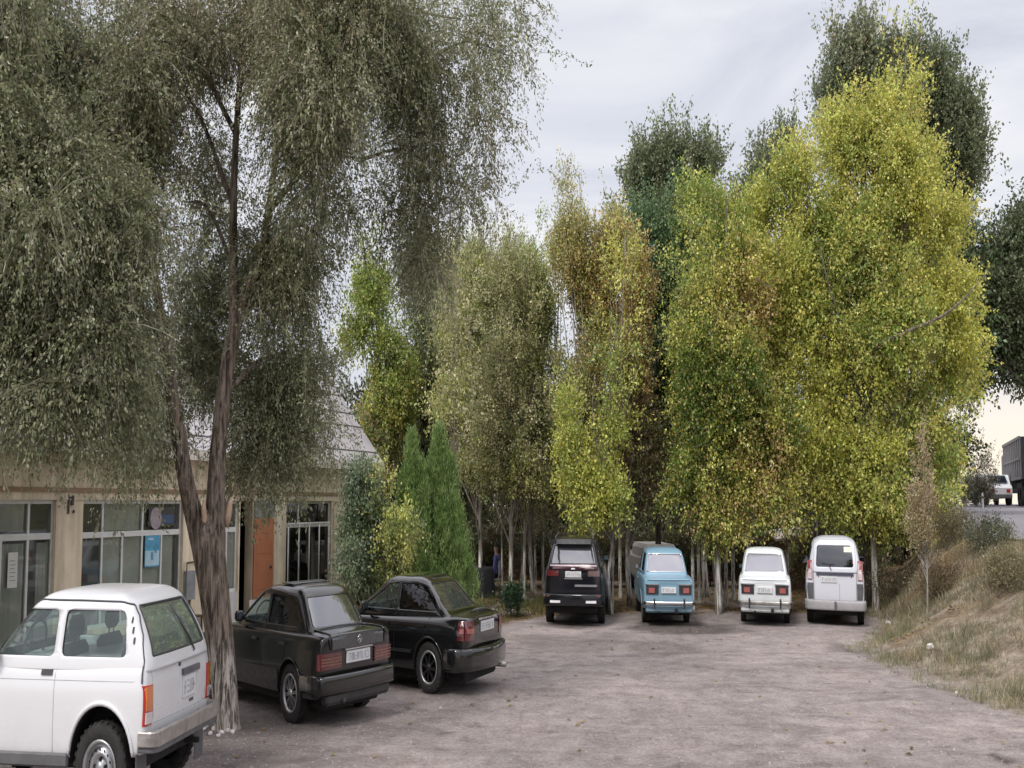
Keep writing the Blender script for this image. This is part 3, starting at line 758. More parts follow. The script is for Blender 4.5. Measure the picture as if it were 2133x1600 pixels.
    # -------- glossy black saloon, second
    sp = dict(W=1.70, y0=-.96, y1=3.36, wb=2.55, zb=.25, tr=.31, track=1.46, arch=.345, arch_up=.01, tw=.19, paint='paint_black2',
        deck=[(-.97, .96), (-.7, .985), (-.2, .97), (1.9, .93), (2.2, .90), (3.4, .66)], rear=[(.2, -.92), (.5, -.96), (.85, -.97), (.98, -.90)], front=[(.2, 3.25), (.5, 3.36), (.7, 3.28)],
        taper_r=.16, taper_f=.2, bow_r=.13, crown=.06, side=[(0, .82), (.02, .95), (.10, .98), (.40, 1.0), (.62, 1.0), (.88, .965), (1.0, .89)],
        cabin=[(.88, -.42, 2.2, .74), (.945, -.36, 2.1, .735), (1.12, -.10, 1.70, .68), (1.28, .14, 1.40, .615), (1.34, .25, 1.26, .58), (1.365, .35, 1.14, .535)], cr=.14, cf=.2, roof_crown=.03,
        side_win=[('side_window', [(-.10, .975), (-.02, 1.10), (.18, 1.255), (.40, 1.29), (.82, 1.295), (.82, .975)]), ('door_window', [(.89, .975), (.89, 1.295), (1.18, 1.27), (1.50, 1.12), (1.82, .975)])],
        rt=.92, door_glass='glass_clear', rear_win=[(-.54, .985), (.54, .985), (.45, 1.29), (-.45, 1.29)], front_win=[(-.62, .98), (.62, .98), (.50, 1.28), (-.50, 1.28)], rcut=.95, fcut=1.1,
        side_glass='glass_tint', rear_glass='glass_sky', front_glass='glass_clear', wheel=dict(kind='alloy', rimr=.205, n=8, sw=.022, mats=['rim_silver', 'rim_dark', 'rim_hole']))
    r = thing('parked_saloon', 'glossy black saloon with rounded tail and black multi-spoke wheels, parked beside the tall green conifers', 'saloon car', SED2[0], SED2[1], group='cars parked on the gravel lot')
    c = Car(sp, r)
    c.arch_lips('paint_black2', .014)
    sl = []; ch = []
    for sd in (-1, 1):
        sl += [c.side_line([(.85, .33), (.85, .93)], sd, 16), c.side_line([(.15, .60), (.0, .94)], sd, 8), c.side_line([(1.85, .4), (1.85, .9)], sd, 12)]
        ch += [c.side_line([(-.16, .99), (.02, 1.14), (.22, 1.275), (.45, 1.315), (.80, 1.318), (1.15, 1.285), (1.48, 1.12), (1.84, .97)], sd, 40, .012)]
    c.strip('panel_seam', sl, .0045, 'seal'); c.strip('window_trim', ch, .007, 'trim_grey')
    for sd in (-1, 1): c.side_patch(.42, 2.16, .47, .51, sd, .014, 0, None, 10, 1).build('side_moulding', ['black_plastic'], r)
    for sd in (-1, 1):
        mb = MB()
        c.side_patch(-.90, -.66, .66, .89, sd, .010, 0, mb, 5, 4); c.rear_patch(sd * .50, sd * .74, .66, .885, .012, 0, mb, 4, 4)
        c.side_patch(-.88, -.70, .745, .80, sd, .016, 1, mb, 5, 2); c.rear_patch(sd * .52, sd * .72, .745, .80, .018, 1, mb, 4, 2)
        mb.build('tail_light', ['dark_red_lens', 'pink_lens'], r)
        c.side_patch(1.0, 1.17, .79, .82, sd, .02, 0, None, 3, 1).build('door_handle', ['paint_black2'], r); c.side_patch(.1, .27, .79, .82, sd, .02, 0, None, 3, 1).build('door_handle', ['paint_black2'], r)
    c.bumper('rear_bumper', -1.02, .80, .64, .30, .565, .05, 'paint_black2', bow=.12, corner=.18)
    mb = MB(); mb.tube([(.48, -1.07, .27), (.48, -.7, .27)], .035); mb.build('exhaust_pipe', ['alu_bumper'], r)
    c.plate(.0, .80, w=.52, h=.125)
    mb = MB(); c.rear_patch(-.36, .36, .885, .91, .03, 0, mb, 6, 1); mb.build('boot_trim', ['chrome'], r)
    mb = MB(); mb.tube([(-.5, -.80, .985), (-.42, -.88, 1.012), (.42, -.88, 1.012), (.5, -.80, .985)], .016, 8); mb.build('boot_spoiler', ['paint_black2'], r)
    c.seat(-.36, 1.0, .7, 1.08); c.seat(.36, 1.0, .7, 1.08); c.steering(-.36, 1.55, 1.0); c.mirror(-1, 1.62, .95, 'paint_black2'); c.mirror(1, 1.62, .95, 'paint_black2')
    mb = MB(); mb.box((-.62, .12, .9), (.62, .24, 1.08), bev=.04); mb.build('rear_bench', ['seat'], r)

    # -------- dark SUV
    sp = dict(W=1.93, y0=-.98, y1=3.80, wb=2.83, zb=.33, tr=.37, track=1.66, arch=.42, arch_up=.02, tw=.24, paint='paint_suv',
        deck=[(-1.0, 1.12), (2.0, 1.12), (2.4, 1.08), (3.8, .92)], rear=[(.3, -.94), (.6, -.98), (1.0, -.97), (1.12, -.93)], front=[(.3, 3.7), (.6, 3.8), (1.0, 3.72)],
        taper_r=.10, taper_f=.15, bow_r=.10, crown=.03, side=[(0, .84), (.02, .96), (.10, .99), (.40, 1.0), (.70, 1.0), (.90, .975), (1.0, .94)],
        cabin=[(1.05, -.93, 2.3, .875), (1.12, -.91, 2.2, .865), (1.32, -.78, 1.85, .80), (1.52, -.62, 1.50, .72), (1.61, -.60, 1.35, .665), (1.64, -.50, 1.2, .60)], cr=.10, cf=.2, roof_crown=.03,
        side_win=[('side_window', [(-.62, 1.20), (-.50, 1.50), (.20, 1.55), (.20, 1.17)]), ('side_window', [(.28, 1.17), (.28, 1.55), (.98, 1.55), (.98, 1.16)]), ('door_window', [(1.05, 1.16), (1.05, 1.55), (1.42, 1.52), (1.95, 1.16)])],
        rear_win=[(-.70, 1.17), (.70, 1.17), (.60, 1.49), (-.60, 1.49)], front_win=[(-.74, 1.16), (.74, 1.16), (.62, 1.53), (-.62, 1.53)], rcut=.5, fcut=1.0,
        side_glass='glass_tint', rear_glass='glass_sky', front_glass='glass_dark', wheel=dict(kind='alloy', rimr=.24, n=5, sw=.035, mats=['rim_dark', 'rim_dark', 'rim_hole']))
    r = thing('parked_suv', 'large black SUV with chrome strips low in its bumper, beside the small blue saloon', 'suv', SUV[0], SUV[1], group='cars parked in a row facing the trees')
    c = Car(sp, r)
    c.arch_lips('black_plastic', .02)
    mb = MB(); c.rear_patch(-.72, .72, 1.525, 1.60, .13, 0, mb, 8, 2); mb.build('roof_spoiler', ['black_plastic'], r)
    for sd in (-1, 1): mb = MB(); mb.tube([(sd * .60, -.42, 1.62), (sd * .60, -.3, 1.665), (sd * .62, .6, 1.69), (sd * .60, 1.2, 1.66), (sd * .58, 1.35, 1.61)], .014, 8); mb.build('roof_rail', ['grey_plastic'], r)
    mb = MB(); c.rear_patch(-.80, .80, 1.035, 1.10, .018, 0, mb, 10, 2); mb.build('light_bar', ['lens_maroon'], r)
    mb = MB(); c.rear_patch(-.73, .73, 1.115, 1.14, .022, 0, mb, 8, 1); mb.build('window_sill_trim', ['pink_trim'], r)
    for sd in (-1, 1):
        mb = MB(); c.rear_patch(sd * .46, sd * .82, .93, 1.035, .020, 0, mb, 5, 2); mb.build('tail_light', ['lens_brown_pale' if sd > 0 else 'dark_red_lens'], r)
        mb = MB(); c.rear_patch(sd * .60, sd * .84, .55, .58, .10, 0, mb, 4, 1); mb.build('reflector', ['lens_brown'], r)
        mb = MB(); c.rear_patch(sd * .40, sd * .72, .44, .485, .16, 0, mb, 4, 1); mb.build('exhaust_trim', ['bright_trim'], r)
    mb = MB(); c.rear_patch(-.42, .42, .43, .47, .145, 0, mb, 8, 1); mb.build('skid_plate', ['alu_bumper'], r)
    c.bumper('rear_bumper', -1.02, .92, .5, .38, .60, .03, 'paint_suv', bow=.08, corner=.14)
    c.plate(.0, .965, w=.50, h=.115)
    c.rear_patch(.05, .74, .735, .775, .014, 0, None, 6, 1).build('tailgate_trim', ['trim_grey'], r); c.rear_patch(-.28, .28, .875, .895, .02, 0, None, 3, 1).build('tailgate_trim', ['trim_grey'], r)
    mb = MB(); c.rear_patch(-.06, .06, 1.06, 1.085, .03, 0, mb, 3, 1); mb.build('emblem', ['chrome'], r)
    c.mirror(-1, 1.9, 1.12, 'paint_suv'); c.mirror(1, 1.9, 1.12, 'paint_suv')

    # -------- two small square saloons
    def little(key, name, label, pos, pnt, tail, group):
        sp = dict(W=1.60, y0=-1.02, y1=2.98, wb=2.42, zb=.30, tr=.295, track=1.34, arch=.34, arch_up=.0, tw=.165, paint=pnt,
            deck=[(-1.04, .90), (-.5, .94), (-.1, .945), (1.8, .93), (2.0, .91), (3.0, .82)], rear=[(.25, -.97), (.5, -1.0), (.85, -1.02), (.92, -.99)], front=[(.25, 2.9), (.5, 2.98), (.8, 2.95)],
            taper_r=.03, taper_f=.05, bow_r=.02, crown=.03, side=[(0, .84), (.02, .96), (.10, .985), (.45, .99), (.72, 1.0), (.90, .985), (1.0, .95)],
            cabin=[(.88, -.36, 1.95, .725), (.935, -.34, 1.90, .72), (1.12, -.18, 1.66, .68), (1.30, .0, 1.42, .625), (1.36, .10, 1.32, .59), (1.385, .22, 1.2, .54)], cr=.09, cf=.14, roof_crown=.04,
            side_win=[('side_window', [(-.06, .97), (.12, 1.31), (.74, 1.325), (.74, .97)]), ('door_window', [(.80, .97), (.80, 1.325), (1.30, 1.31), (1.68, .97)])],
            rear_win=[(-.60, .975), (.60, .975), (.52, 1.305), (-.52, 1.305)], front_win=[(-.62, .97), (.62, .97), (.53, 1.31), (-.53, 1.31)], rcut=.5, fcut=.7,
            side_glass='glass_dark', rear_glass='glass_dusty', front_glass='glass_clear', seal=pnt, wheel=dict(kind='steel', rimr=.18, mats=['rim_silver', 'rim_silver', 'rim_hole']))
        r = thing(name, label, 'small saloon', pos[0], pos[1], group=group)
        c = Car(sp, r)
        c.arch_lips(pnt, .012)
        sl = []
        for sd in (-1, 1): sl += [c.side_line([(.77, .36), (.77, .94)], sd, 12), c.side_line([(.0, .60), (-.05, .94)], sd, 8), c.side_line([(-1.0, .66), (2.9, .63)], sd, 30, .001)]
        c.strip('panel_seam', sl, .005, 'seal')
        c.strip('rear_window_seal', [c.rear_line([(-.60, .975), (.60, .975), (.52, 1.305), (-.52, 1.305), (-.60, .975)], 50, .010)], .010, 'chrome')
        c.strip('boot_lid_edge', [c.rear_line([(-.66, .865), (.66, .865)], 16, .004)], .012, pnt)
        mb = MB(); c.rear_patch(-.70, .70, .795, .835, .004, 0, mb, 8, 1); mb.build('shadow_gap', [pnt], r)
        for sd in (-1, 1):
            mb = MB(); c.rear_patch(sd * .32, sd * .70, .60, .765, .02, 0, mb, 5, 3)
            c.rear_patch(sd * .44, sd * .62, .625, .72, .034, 1, mb, 3, 2); c.rear_patch(sd * .30, sd * .72, .77, .79, .03, 2, mb, 4, 1)
            mb.build('tail_light', ['black_plastic', 'pink_lens', 'chrome'], r)
            mb = MB(); c.side_patch(.95, 1.10, .80, .825, sd, .02, 0, mb, 3, 1); mb.build('door_handle', ['chrome'], r)
        c.bumper('rear_bumper', -1.08, .77, .16, .395, .475, .035, tail, bow=.03)
        for x in (-.46, .46): mb = MB(); mb.box((x - .025, -1.15, .34), (x + .025, -1.08, .53), bev=.012); mb.build('overrider', ['black_plastic'], r)
        for x in (-.80, .80): mb = MB(); mb.box((x - .03, -1.10, .40), (x + .03, -.93, .47), bev=.012); mb.build('bumper_cap', ['black_plastic'], r)
        mb = MB(); mb.box((-.72, -1.02, .26), (.72, -.9, .40), bev=.03); mb.build('rear_apron', [pnt], r)
        mb = MB(); mb.tube([(-.30, -1.1, .27), (-.30, -.7, .27)], .028); mb.build('exhaust_pipe', ['underbody'], r); mb = MB(); mb.box((.18, -1.14, .26), (.26, -.95, .34)); mb.build('tow_hitch', ['underbody'], r)
        c.plate(.0, .675, w=.46, h=.112, off=.02)
        c.seat(-.34, .92, .7, 1.06, head=False); c.seat(.34, .92, .7, 1.06, head=False)
        c.mirror(-1, 1.5, .96, 'black_plastic', w=.12, h=.09)
        for sd in (-1, 1):
            mb = MB(); mb.lathe([(0, .0), (.02, .08), (0, .09)], 'y', c.rear(sd * .55, .66, 0, -1), 16); mb.build('headlight', ['clear_lens'], r)
    little('b', 'parked_small_saloon', 'small old blue saloon with square tail lights, second car in the row facing the trees', BLUE, 'paint_blue', 'chrome', 'cars parked in a row facing the trees')
    little('w', 'parked_small_saloon', 'small old white saloon with square tail lights, parked between blue saloon and white van', WHIT, 'paint_white_old', 'alu_bumper', 'cars parked in a row facing the trees')

    # -------- silver-white van
    sp = dict(W=1.74, y0=-.80, y1=3.62, wb=2.72, zb=.30, tr=.32, track=1.5, arch=.37, arch_up=.02, tw=.19, paint='paint_silver',
        deck=[(-.82, 1.08), (2.1, 1.08), (2.4, 1.02), (3.6, .86)], rear=[(.25, -.76), (.5, -.80), (1.0, -.79), (1.08, -.77)], front=[(.25, 3.5), (.5, 3.62), (.9, 3.5)],
        taper_r=.04, taper_f=.15, bow_r=.03, crown=.02, side=[(0, .84), (.02, .96), (.10, .99), (.40, 1.0), (.70, 1.0), (.90, .985), (1.0, .955)],
        cabin=[(1.0, -.785, 2.3, .80), (1.08, -.775, 2.2, .795), (1.30, -.715, 1.8, .75), (1.50, -.64, 1.45, .68), (1.58, -.60, 1.30, .625), (1.615, -.50, 1.15, .54)], cr=.12, cf=.2, roof_crown=.055,
        side_win=[('side_window', [(-.58, 1.13), (-.50, 1.47), (.22, 1.50), (.22, 1.11)]), ('side_window', [(.32, 1.11), (.32, 1.50), (.98, 1.50), (.98, 1.10)]), ('door_window', [(1.06, 1.10), (1.06, 1.50), (1.40, 1.48), (1.9, 1.10)])],
        rear_win=[(-.545, 1.10), (.545, 1.10), (.50, 1.50), (-.50, 1.50)], front_win=[(-.70, 1.12), (.70, 1.12), (.58, 1.48), (-.58, 1.48)], rcut=.4, fcut=.9, wrr=.06,
        side_glass='glass_dark', rear_glass='glass_dark', front_glass='glass_dark', wheel=dict(kind='steel', rimr=.19, mats=['rim_silver', 'rim_silver', 'rim_hole']))
    r = thing('parked_van', 'silver-white van with tall tailgate and high side lamps, nearest the dry bank', 'van', VAN[0], VAN[1], group='cars parked in a row facing the trees')
    c = Car(sp, r)
    c.arch_lips('black_plastic', .02)
    c.strip('tailgate_seam', [c.rear_line([(-.61, .48), (-.62, 1.0), (-.605, 1.25), (-.58, 1.52), (-.45, 1.60), (.45, 1.60), (.58, 1.52), (.605, 1.25), (.62, 1.0), (.61, .48), (-.61, .48)], 90, .012)], .004, 'seal')
    c.strip('door_gap', [c.rear_line([(.13, .48), (.13, .80)], 8, .0)], .004, 'trim_grey')
    for sd in (-1, 1):
        mb = MB(); c.rear_patch(sd * .655, sd * .80, .86, 1.22, .02, 0, mb, 3, 5); c.rear_patch(sd * .67, sd * .785, .875, 1.06, .03, 1, mb, 3, 3); c.side_patch(-.76, -.66, .90, 1.2, sd, .01, 0, mb, 2, 3)
        mb.build('tail_light', ['pink_lens', 'clear_lens'], r)
        c.rear_patch(sd * .63, sd * .83, .50, .80, .012, 0, None, 3, 4).build('corner_cladding', ['grey_plastic'], r); c.side_patch(-.74, -.42, .42, .66, sd, .012, 0, None, 3, 3).build('corner_cladding', ['grey_plastic'], r); c.side_patch(.42, 2.3, .34, .56, sd, .012, 0, None, 8, 2).build('side_cladding', ['grey_plastic'], r)
        c.mirror(sd, 1.75, 1.06, 'black_plastic', w=.18, h=.15)
    c.bumper('rear_bumper', -.86, .86, .5, .30, .48, .03, 'bumper_grey', bow=.05, corner=.12)
    mb = MB(); mb.box((-.03, -.93, .31), (.03, -.88, .47)); mb.build('bumper_step', ['grey_plastic'], r)
    mb = MB(); c.rear_patch(-.54, .54, .945, .99, .02, 0, mb, 8, 1); mb.build('tailgate_handle', ['plastic_slate'], r)
    mb = MB(); c.rear_patch(.28, .52, 1.38, 1.48, .008, 0, mb, 3, 2); mb.build('window_sticker', ['sticker'], r)
    mb = MB(); mb.tube([c.rear(-.1, 1.04), c.rear(-.1, 1.04, .03), c.rear(-.18, 1.16, .03)], .010, 6); mb.tube([c.rear(-.36, 1.16, .025), c.rear(-.02, 1.14, .025)], .008, 6); mb.build('rear_wiper', ['black_plastic'], r)
    mb = MB(); c.rear_patch(-.06, .06, 1.545, 1.56, .008, 0, mb, 2, 1); mb.build('brake_lamp', ['dark_red_lens'], r)
    c.plate(-.17, .865, w=.46, h=.112)
    c.seat(-.38, 1.15, .8, 1.2); c.seat(.38, 1.15, .8, 1.2)
# ================================================================== SETTING
NIVA = ((-5.05, 10.45), R(83)); SED1 = ((-3.36, 14.3), R(50)); SED2 = ((-1.30, 16.5), R(61.5))
def row(px, d, a): p = at(px, 1300, d); return ((p[0], d), R(a))
SUV = row(1199, 25.2, -9); BLUE = row(1386, 25.2, -4.5); WHIT = row(1594, 25.2, -18); VAN = row(1740, 25.0, -21.5)

_XB = np.array([(-20, 6.2), (6, 6.0), (14.1, 5.64), (17, 5.35), (20.1, 5.3), (22.5, 6.25), (24.5, 7.15), (27, 7.5), (60, 19.0), (400, 120)])
def smooth(t): t = np.clip(t, 0, 1); return t * t * (3 - 2 * t)
def wave(x, y, s, seed=0):
    r = np.random.default_rng(seed); o = 0
    for k in range(7):
        a = r.uniform(0, 2 * math.pi); f = s * r.uniform(.5, 2.2); o = o + np.sin((x * math.cos(a) + y * math.sin(a)) * f + r.uniform(0, 6.3)) / 7 * 1.6
    return o
def road_edge(y): return np.where(y < 26, 9.0 - (26 - y) * .03, 9.0 + (y - 26) * .325)
def road_z(y): return np.interp(y, [0, 26, 60, 100, 500], [1.5, 1.62, 2.16, 2.2, 1.8])
def hgt(x, y):
    """x in squeezed metres"""
    x = np.asarray(x, float); y = np.asarray(y, float)
    xb = np.interp(y, _XB[:, 0], _XB[:, 1]); xr = road_edge(y); zr = road_z(y)
    t = (x - xb) / np.maximum(xr - xb, .5)
    z = smooth(t) * zr
    bank = smooth(t * 3) * (1 - smooth((x - xr + .3) / .4))
    z = z + bank * (wave(x, y, 2.2, 1) * .09 + wave(x, y, 7, 2) * .03)
    far = smooth((x - xr - 5.5) / 3); z = z - far * .5
    z = z + (1 - smooth(t * 4)) * (wave(x / SX, y, 1.1, 3) * .014 + wave(x / SX, y, 5, 4) * .005)
    wood = smooth((y - 26.5) / 3) * (1 - smooth(t * 2 + .2))
    return z + wood * (.05 + .05 * wave(x, y, 1.7, 5))
def hit(px, py):
    """where a photo pixel meets the terrain: wide x, y, z"""
    for d in np.arange(8, 120, .05):
        p = at(px, py, d)
        if p[2] <= hgt(p[0] * SX, d): return np.array([p[0], d, float(hgt(p[0] * SX, d))])
    return at(px, py, 120)

def grid_mesh(name, xs, ys, hf, mats, masks=None):
    X, Y = np.meshgrid(xs, ys, indexing='ij'); Z = hf(X, Y)
    V = np.c_[X.ravel(), Y.ravel(), Z.ravel()].astype(np.float32); nx, ny = len(xs), len(ys)
    i, j = np.meshgrid(np.arange(nx - 1), np.arange(ny - 1), indexing='ij'); a = (i * ny + j).ravel()
    Q = np.stack([a, a + ny, a + ny + 1, a + 1], 1).astype(np.int32)
    me = bpy.data.meshes.new(name); me.vertices.add(len(V)); me.vertices.foreach_set('co', V.ravel())
    me.loops.add(Q.size); me.loops.foreach_set('vertex_index', Q.ravel())
    me.polygons.add(len(Q)); me.polygons.foreach_set('loop_start', np.arange(0, Q.size, 4, dtype=np.int32))
    for m in mats: me.materials.append(MATS[m])
    me.update(calc_edges=True); me.polygons.foreach_set('use_smooth', np.ones(len(Q), bool))
    if masks is not None:
        at_ = me.attributes.new('mask', 'FLOAT_COLOR', 'POINT'); c = np.ones((len(V), 4), np.float32); c[:, :3] = masks(V[:, 0].astype(float), V[:, 1].astype(float)); at_.data.foreach_set('color', c.ravel())
    return me

def tiled(name, TV, TF, pos, scale, rot, mats, col=None):
    """many small pieces in one mesh. TV template verts, TF faces (n,k); pos (N,3) already squeezed"""
    TV = np.array(TV, float); TF = np.array(TF, int); N = len(pos); k = TF.shape[1]
    c, s = np.cos(rot), np.sin(rot)
    P = TV[None] * scale[:, None, :]
    X = P[..., 0] * c[:, None] - P[..., 1] * s[:, None]; Y = P[..., 0] * s[:, None] + P[..., 1] * c[:, None]
    V = np.stack([X * SX + pos[:, None, 0], Y + pos[:, None, 1], P[..., 2] + pos[:, None, 2]], -1).reshape(-1, 3)
    Fi = (TF[None] + (np.arange(N) * len(TV))[:, None, None]).reshape(-1)
    me = bpy.data.meshes.new(name); me.vertices.add(len(V)); me.vertices.foreach_set('co', V.astype(np.float32).ravel())
    me.loops.add(len(Fi)); me.loops.foreach_set('vertex_index', Fi.astype(np.int32))
    me.polygons.add(N * len(TF)); me.polygons.foreach_set('loop_start', np.arange(0, len(Fi), k, dtype=np.int32))
    for m in mats: me.materials.append(MATS[m])
    me.update(calc_edges=True)
    if col is not None:
        a = me.attributes.new('col', 'FLOAT_COLOR', 'FACE'); cc = np.ones((N * len(TF), 4), np.float32); cc[:, :3] = np.repeat(col, len(TF), 0); a.data.foreach_set('color', cc.ravel())
    return me

def ground_material():
    m, nt, N, L = new_mat('ground')
    b = bsdf(nt, (.4, .35, .33), .95, spec=.15)
    v = coords(nt, 'Object', (1 / SX, 1, 1))
    at_ = N.new('ShaderNodeAttribute'); at_.attribute_name = 'mask'
    sp = N.new('ShaderNodeSeparateColor'); L.new(at_.outputs['Color'], sp.inputs[0])
    big = noise(nt, .35, 5, .6, v, .4); mid = noise(nt, 2.3, 7, .72, v, .3); fine = noise(nt, 15, 6, .8, v); grit = noise(nt, 55, 3, .8, v)
    g1 = ramp(nt, mid.outputs['Fac'], [(.26, (.20, .18, .165)), (.42, (.32, .28, .268)), (.55, (.39, .347, .333)), (.74, (.47, .43, .41))])
    g2 = ramp(nt, big.outputs['Fac'], [(.3, (.74, .74, .75)), (.5, (.92, .91, .91)), (.65, (1.05, 1.02, 1.0))])
    c = mixc(nt, 1.0, g1.outputs['Color'], g2.outputs['Color'], 'MULTIPLY')
    g3 = ramp(nt, fine.outputs['Fac'], [(.32, (.45, .44, .43)), (.46, (.9, .9, .9)), (.56, (1.05, 1.05, 1.05)), (.72, (1.4, 1.38, 1.35))])
    c = mixc(nt, .85, c, g3.outputs['Color'], 'MULTIPLY')
    g4 = ramp(nt, grit.outputs['Fac'], [(.30, (.6, .6, .6)), (.5, (1, 1, 1)), (.75, (1.3, 1.3, 1.3))])
    c = mixc(nt, .6, c, g4.outputs['Color'], 'MULTIPLY')
    trk = noise(nt, 1.0, 5, .7, coords(nt, 'Object', (.7, 1.3, 1), (0, 0, R(-30))), 1.6)
    g5 = ramp(nt, trk.outputs['Fac'], [(.34, (.66, .65, .65)), (.48, (.97, .97, .97)), (.66, (1.12, 1.12, 1.1))])
    c = mixc(nt, .75, c, g5.outputs['Color'], 'MULTIPLY')
    # dry soil + straw of the bank
    s1 = ramp(nt, mid.outputs['Fac'], [(.30, (.085, .068, .05)), (.45, (.21, .17, .125)), (.58, (.33, .28, .215)), (.75, (.50, .45, .37))])
    s2 = mixc(nt, .8, s1.outputs['Color'], g3.outputs['Color'], 'MULTIPLY')
    c = mixc(nt, sp.outputs['Red'], c, s2)
    # leaf litter
    vo = N.new('ShaderNodeTexVoronoi'); vo.inputs['Scale'].default_value = 9; L.new(v, vo.inputs['Vector'])
    l1 = ramp(nt, vo.outputs['Color'], [(.1, (.05, .035, .018)), (.45, (.16, .10, .045)), (.7, (.26, .15, .05)), (.95, (.35, .24, .09))])
    c = mixc(nt, sp.outputs['Green'], c, l1.outputs['Color'])
    # wet dark earth, and the big tree's shade painted into the colour
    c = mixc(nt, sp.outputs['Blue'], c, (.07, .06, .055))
    L.new(c, b.inputs['Base Color'])
    n1 = bump(nt, fine.outputs['Fac'], .8, .04, bump(nt, mid.outputs['Fac'], .5, .12)); n2 = bump(nt, grit.outputs['Fac'], .45, .012, n1)
    L.new(n2, b.inputs['Normal']); out(nt, b.outputs[0]); MATS['ground'] = m

def ground_masks(x, y):
    xb = np.interp(y, _XB[:, 0], _XB[:, 1])
    n = wave(x / SX, y, 1.6, 8) * .35 + wave(x / SX, y, 6, 9) * .15
    edge = smooth((x - xb + .1 + n * .8) / .5)
    # forest floor starts a little behind the parked row; nearer on the left
    y0 = np.interp(x, [-6, -1.2, .2, 1.2, 7, 9], [20.5, 22.5, 25.0, 26.6, 26.8, 26.0])
    wood = smooth((y - y0 + n * 1.6) / 1.0)
    dirt = smooth((x - xb - .2 + n) / 1.0) * .9
    rd = np.maximum(edge, wood * .6)
    litter = wood * np.clip(.55 + .5 * wave(x, y, 2, 10), 0, 1) * (1 - edge * .7) + edge * smooth((y - 17) / 5) * .6 * np.clip(.4 + wave(x, y, 3, 12), 0, 1)
    damp_shade = np.zeros_like(x)
    for px, py, rx, ry, s in ((1430, 1310, 130, 14, .8), (1395, 1300, 70, 10, .7), (1197, 1302, 70, 8, .6), (1780, 1352, 45, 12, .45), (1180, 1340, 110, 22, .28), (1390, 1352, 80, 12, .3), (500, 1540, 190, 80, .42), (760, 1500, 160, 30, .3), (640, 1585, 200, 20, .3), (1260, 1322, 60, 8, .3), (2090, 1582, 16, 12, .9), (600, 1585, 40, 8, .6), (930, 1525, 18, 5, .7), (2005, 1545, 10, 5, .6), (920, 1470, 90, 30, .25)):  # dark spots; the large lower-left one paints the big tree's shade
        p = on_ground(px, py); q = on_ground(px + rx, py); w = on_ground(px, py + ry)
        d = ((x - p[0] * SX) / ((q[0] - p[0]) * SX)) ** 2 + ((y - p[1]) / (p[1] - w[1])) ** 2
        damp_shade = np.maximum(damp_shade, s * smooth(1.5 - d + n * 1.2))
    tracks = .16 * smooth(np.abs(wave(x * .4, y * 1.1, 1.4, 21)) - .25)
    return np.stack([rd, np.clip(litter, 0, 1), np.clip(damp_shade + tracks * (1 - edge), 0, 1)], 1)

def wallmat(key, col, sc=3., var=.14, streak=.25):
    m, nt, N, L = new_mat(key)
    b = bsdf(nt, col, .9, spec=.2); v = coords(nt); vs = coords(nt, 'Object', (6, 4, .5))
    n = noise(nt, sc, 7, .7, v); st = noise(nt, 1.5, 4, .6, vs)
    r = ramp(nt, n.outputs['Fac'], [(.3, tuple(c * (1 - var) for c in col)), (.7, tuple(c * (1 + var) for c in col))])
    s = ramp(nt, st.outputs['Fac'], [(.38, (1 - streak,) * 3), (.6, (1, 1, 1))])
    L.new(mixc(nt, 1., r.outputs['Color'], s.outputs['Color'], 'MULTIPLY'), b.inputs['Base Color'])
    L.new(bump(nt, noise(nt, 40, 4, .6, v).outputs['Fac'], .25, .01), b.inputs['Normal'])
    out(nt, b.outputs[0]); MATS[key] = m

def brickmat(key):
    m, nt, N, L = new_mat(key)
    b = bsdf(nt, (.3, .15, .1), .9, spec=.2); v = coords(nt, 'Object', (1 / SX, 1, 1), (R(90), 0, 0))
    br = N.new('ShaderNodeTexBrick'); br.inputs['Color1'].default_value = (.13, .055, .036, 1); br.inputs['Color2'].default_value = (.075, .036, .026, 1); br.inputs['Mortar'].default_value = (.085, .07, .058, 1)
    br.inputs['Scale'].default_value = 1; br.inputs['Brick Width'].default_value = .26; br.inputs['Row Height'].default_value = .085; br.inputs['Mortar Size'].default_value = .010
    L.new(v, br.inputs['Vector'])
    n = noise(nt, 2, 6, .7, v); s = ramp(nt, n.outputs['Fac'], [(.3, (.6, .6, .6)), (.7, (1.1, 1.1, 1.1))])
    L.new(mixc(nt, 1., br.outputs['Color'], s.outputs['Color'], 'MULTIPLY'), b.inputs['Base Color'])
    L.new(bump(nt, br.outputs['Fac'], -.4, .01), b.inputs['Normal']); out(nt, b.outputs[0]); MATS[key] = m

def roofmat(key):
    m, nt, N, L = new_mat(key)
    b = bsdf(nt, (.5, .49, .52), .55, .3); v = coords(nt, 'Object')
    n = noise(nt, 1.1, 6, .7, v)
    w = N.new('ShaderNodeTexWave'); w.inputs['Scale'].default_value = 3.2; w.inputs['Distortion'].default_value = 0; w.wave_profile = 'SIN'
    L.new(coords(nt, 'Object', (1, 1, 0), (0, 0, 0)), w.inputs['Vector'])
    r = ramp(nt, n.outputs['Fac'], [(.3, (.36, .34, .36)), (.55, (.50, .48, .50)), (.78, (.60, .57, .58))])
    L.new(r.outputs['Color'], b.inputs['Base Color'])
    out(nt, b.outputs[0]); MATS[key] = m

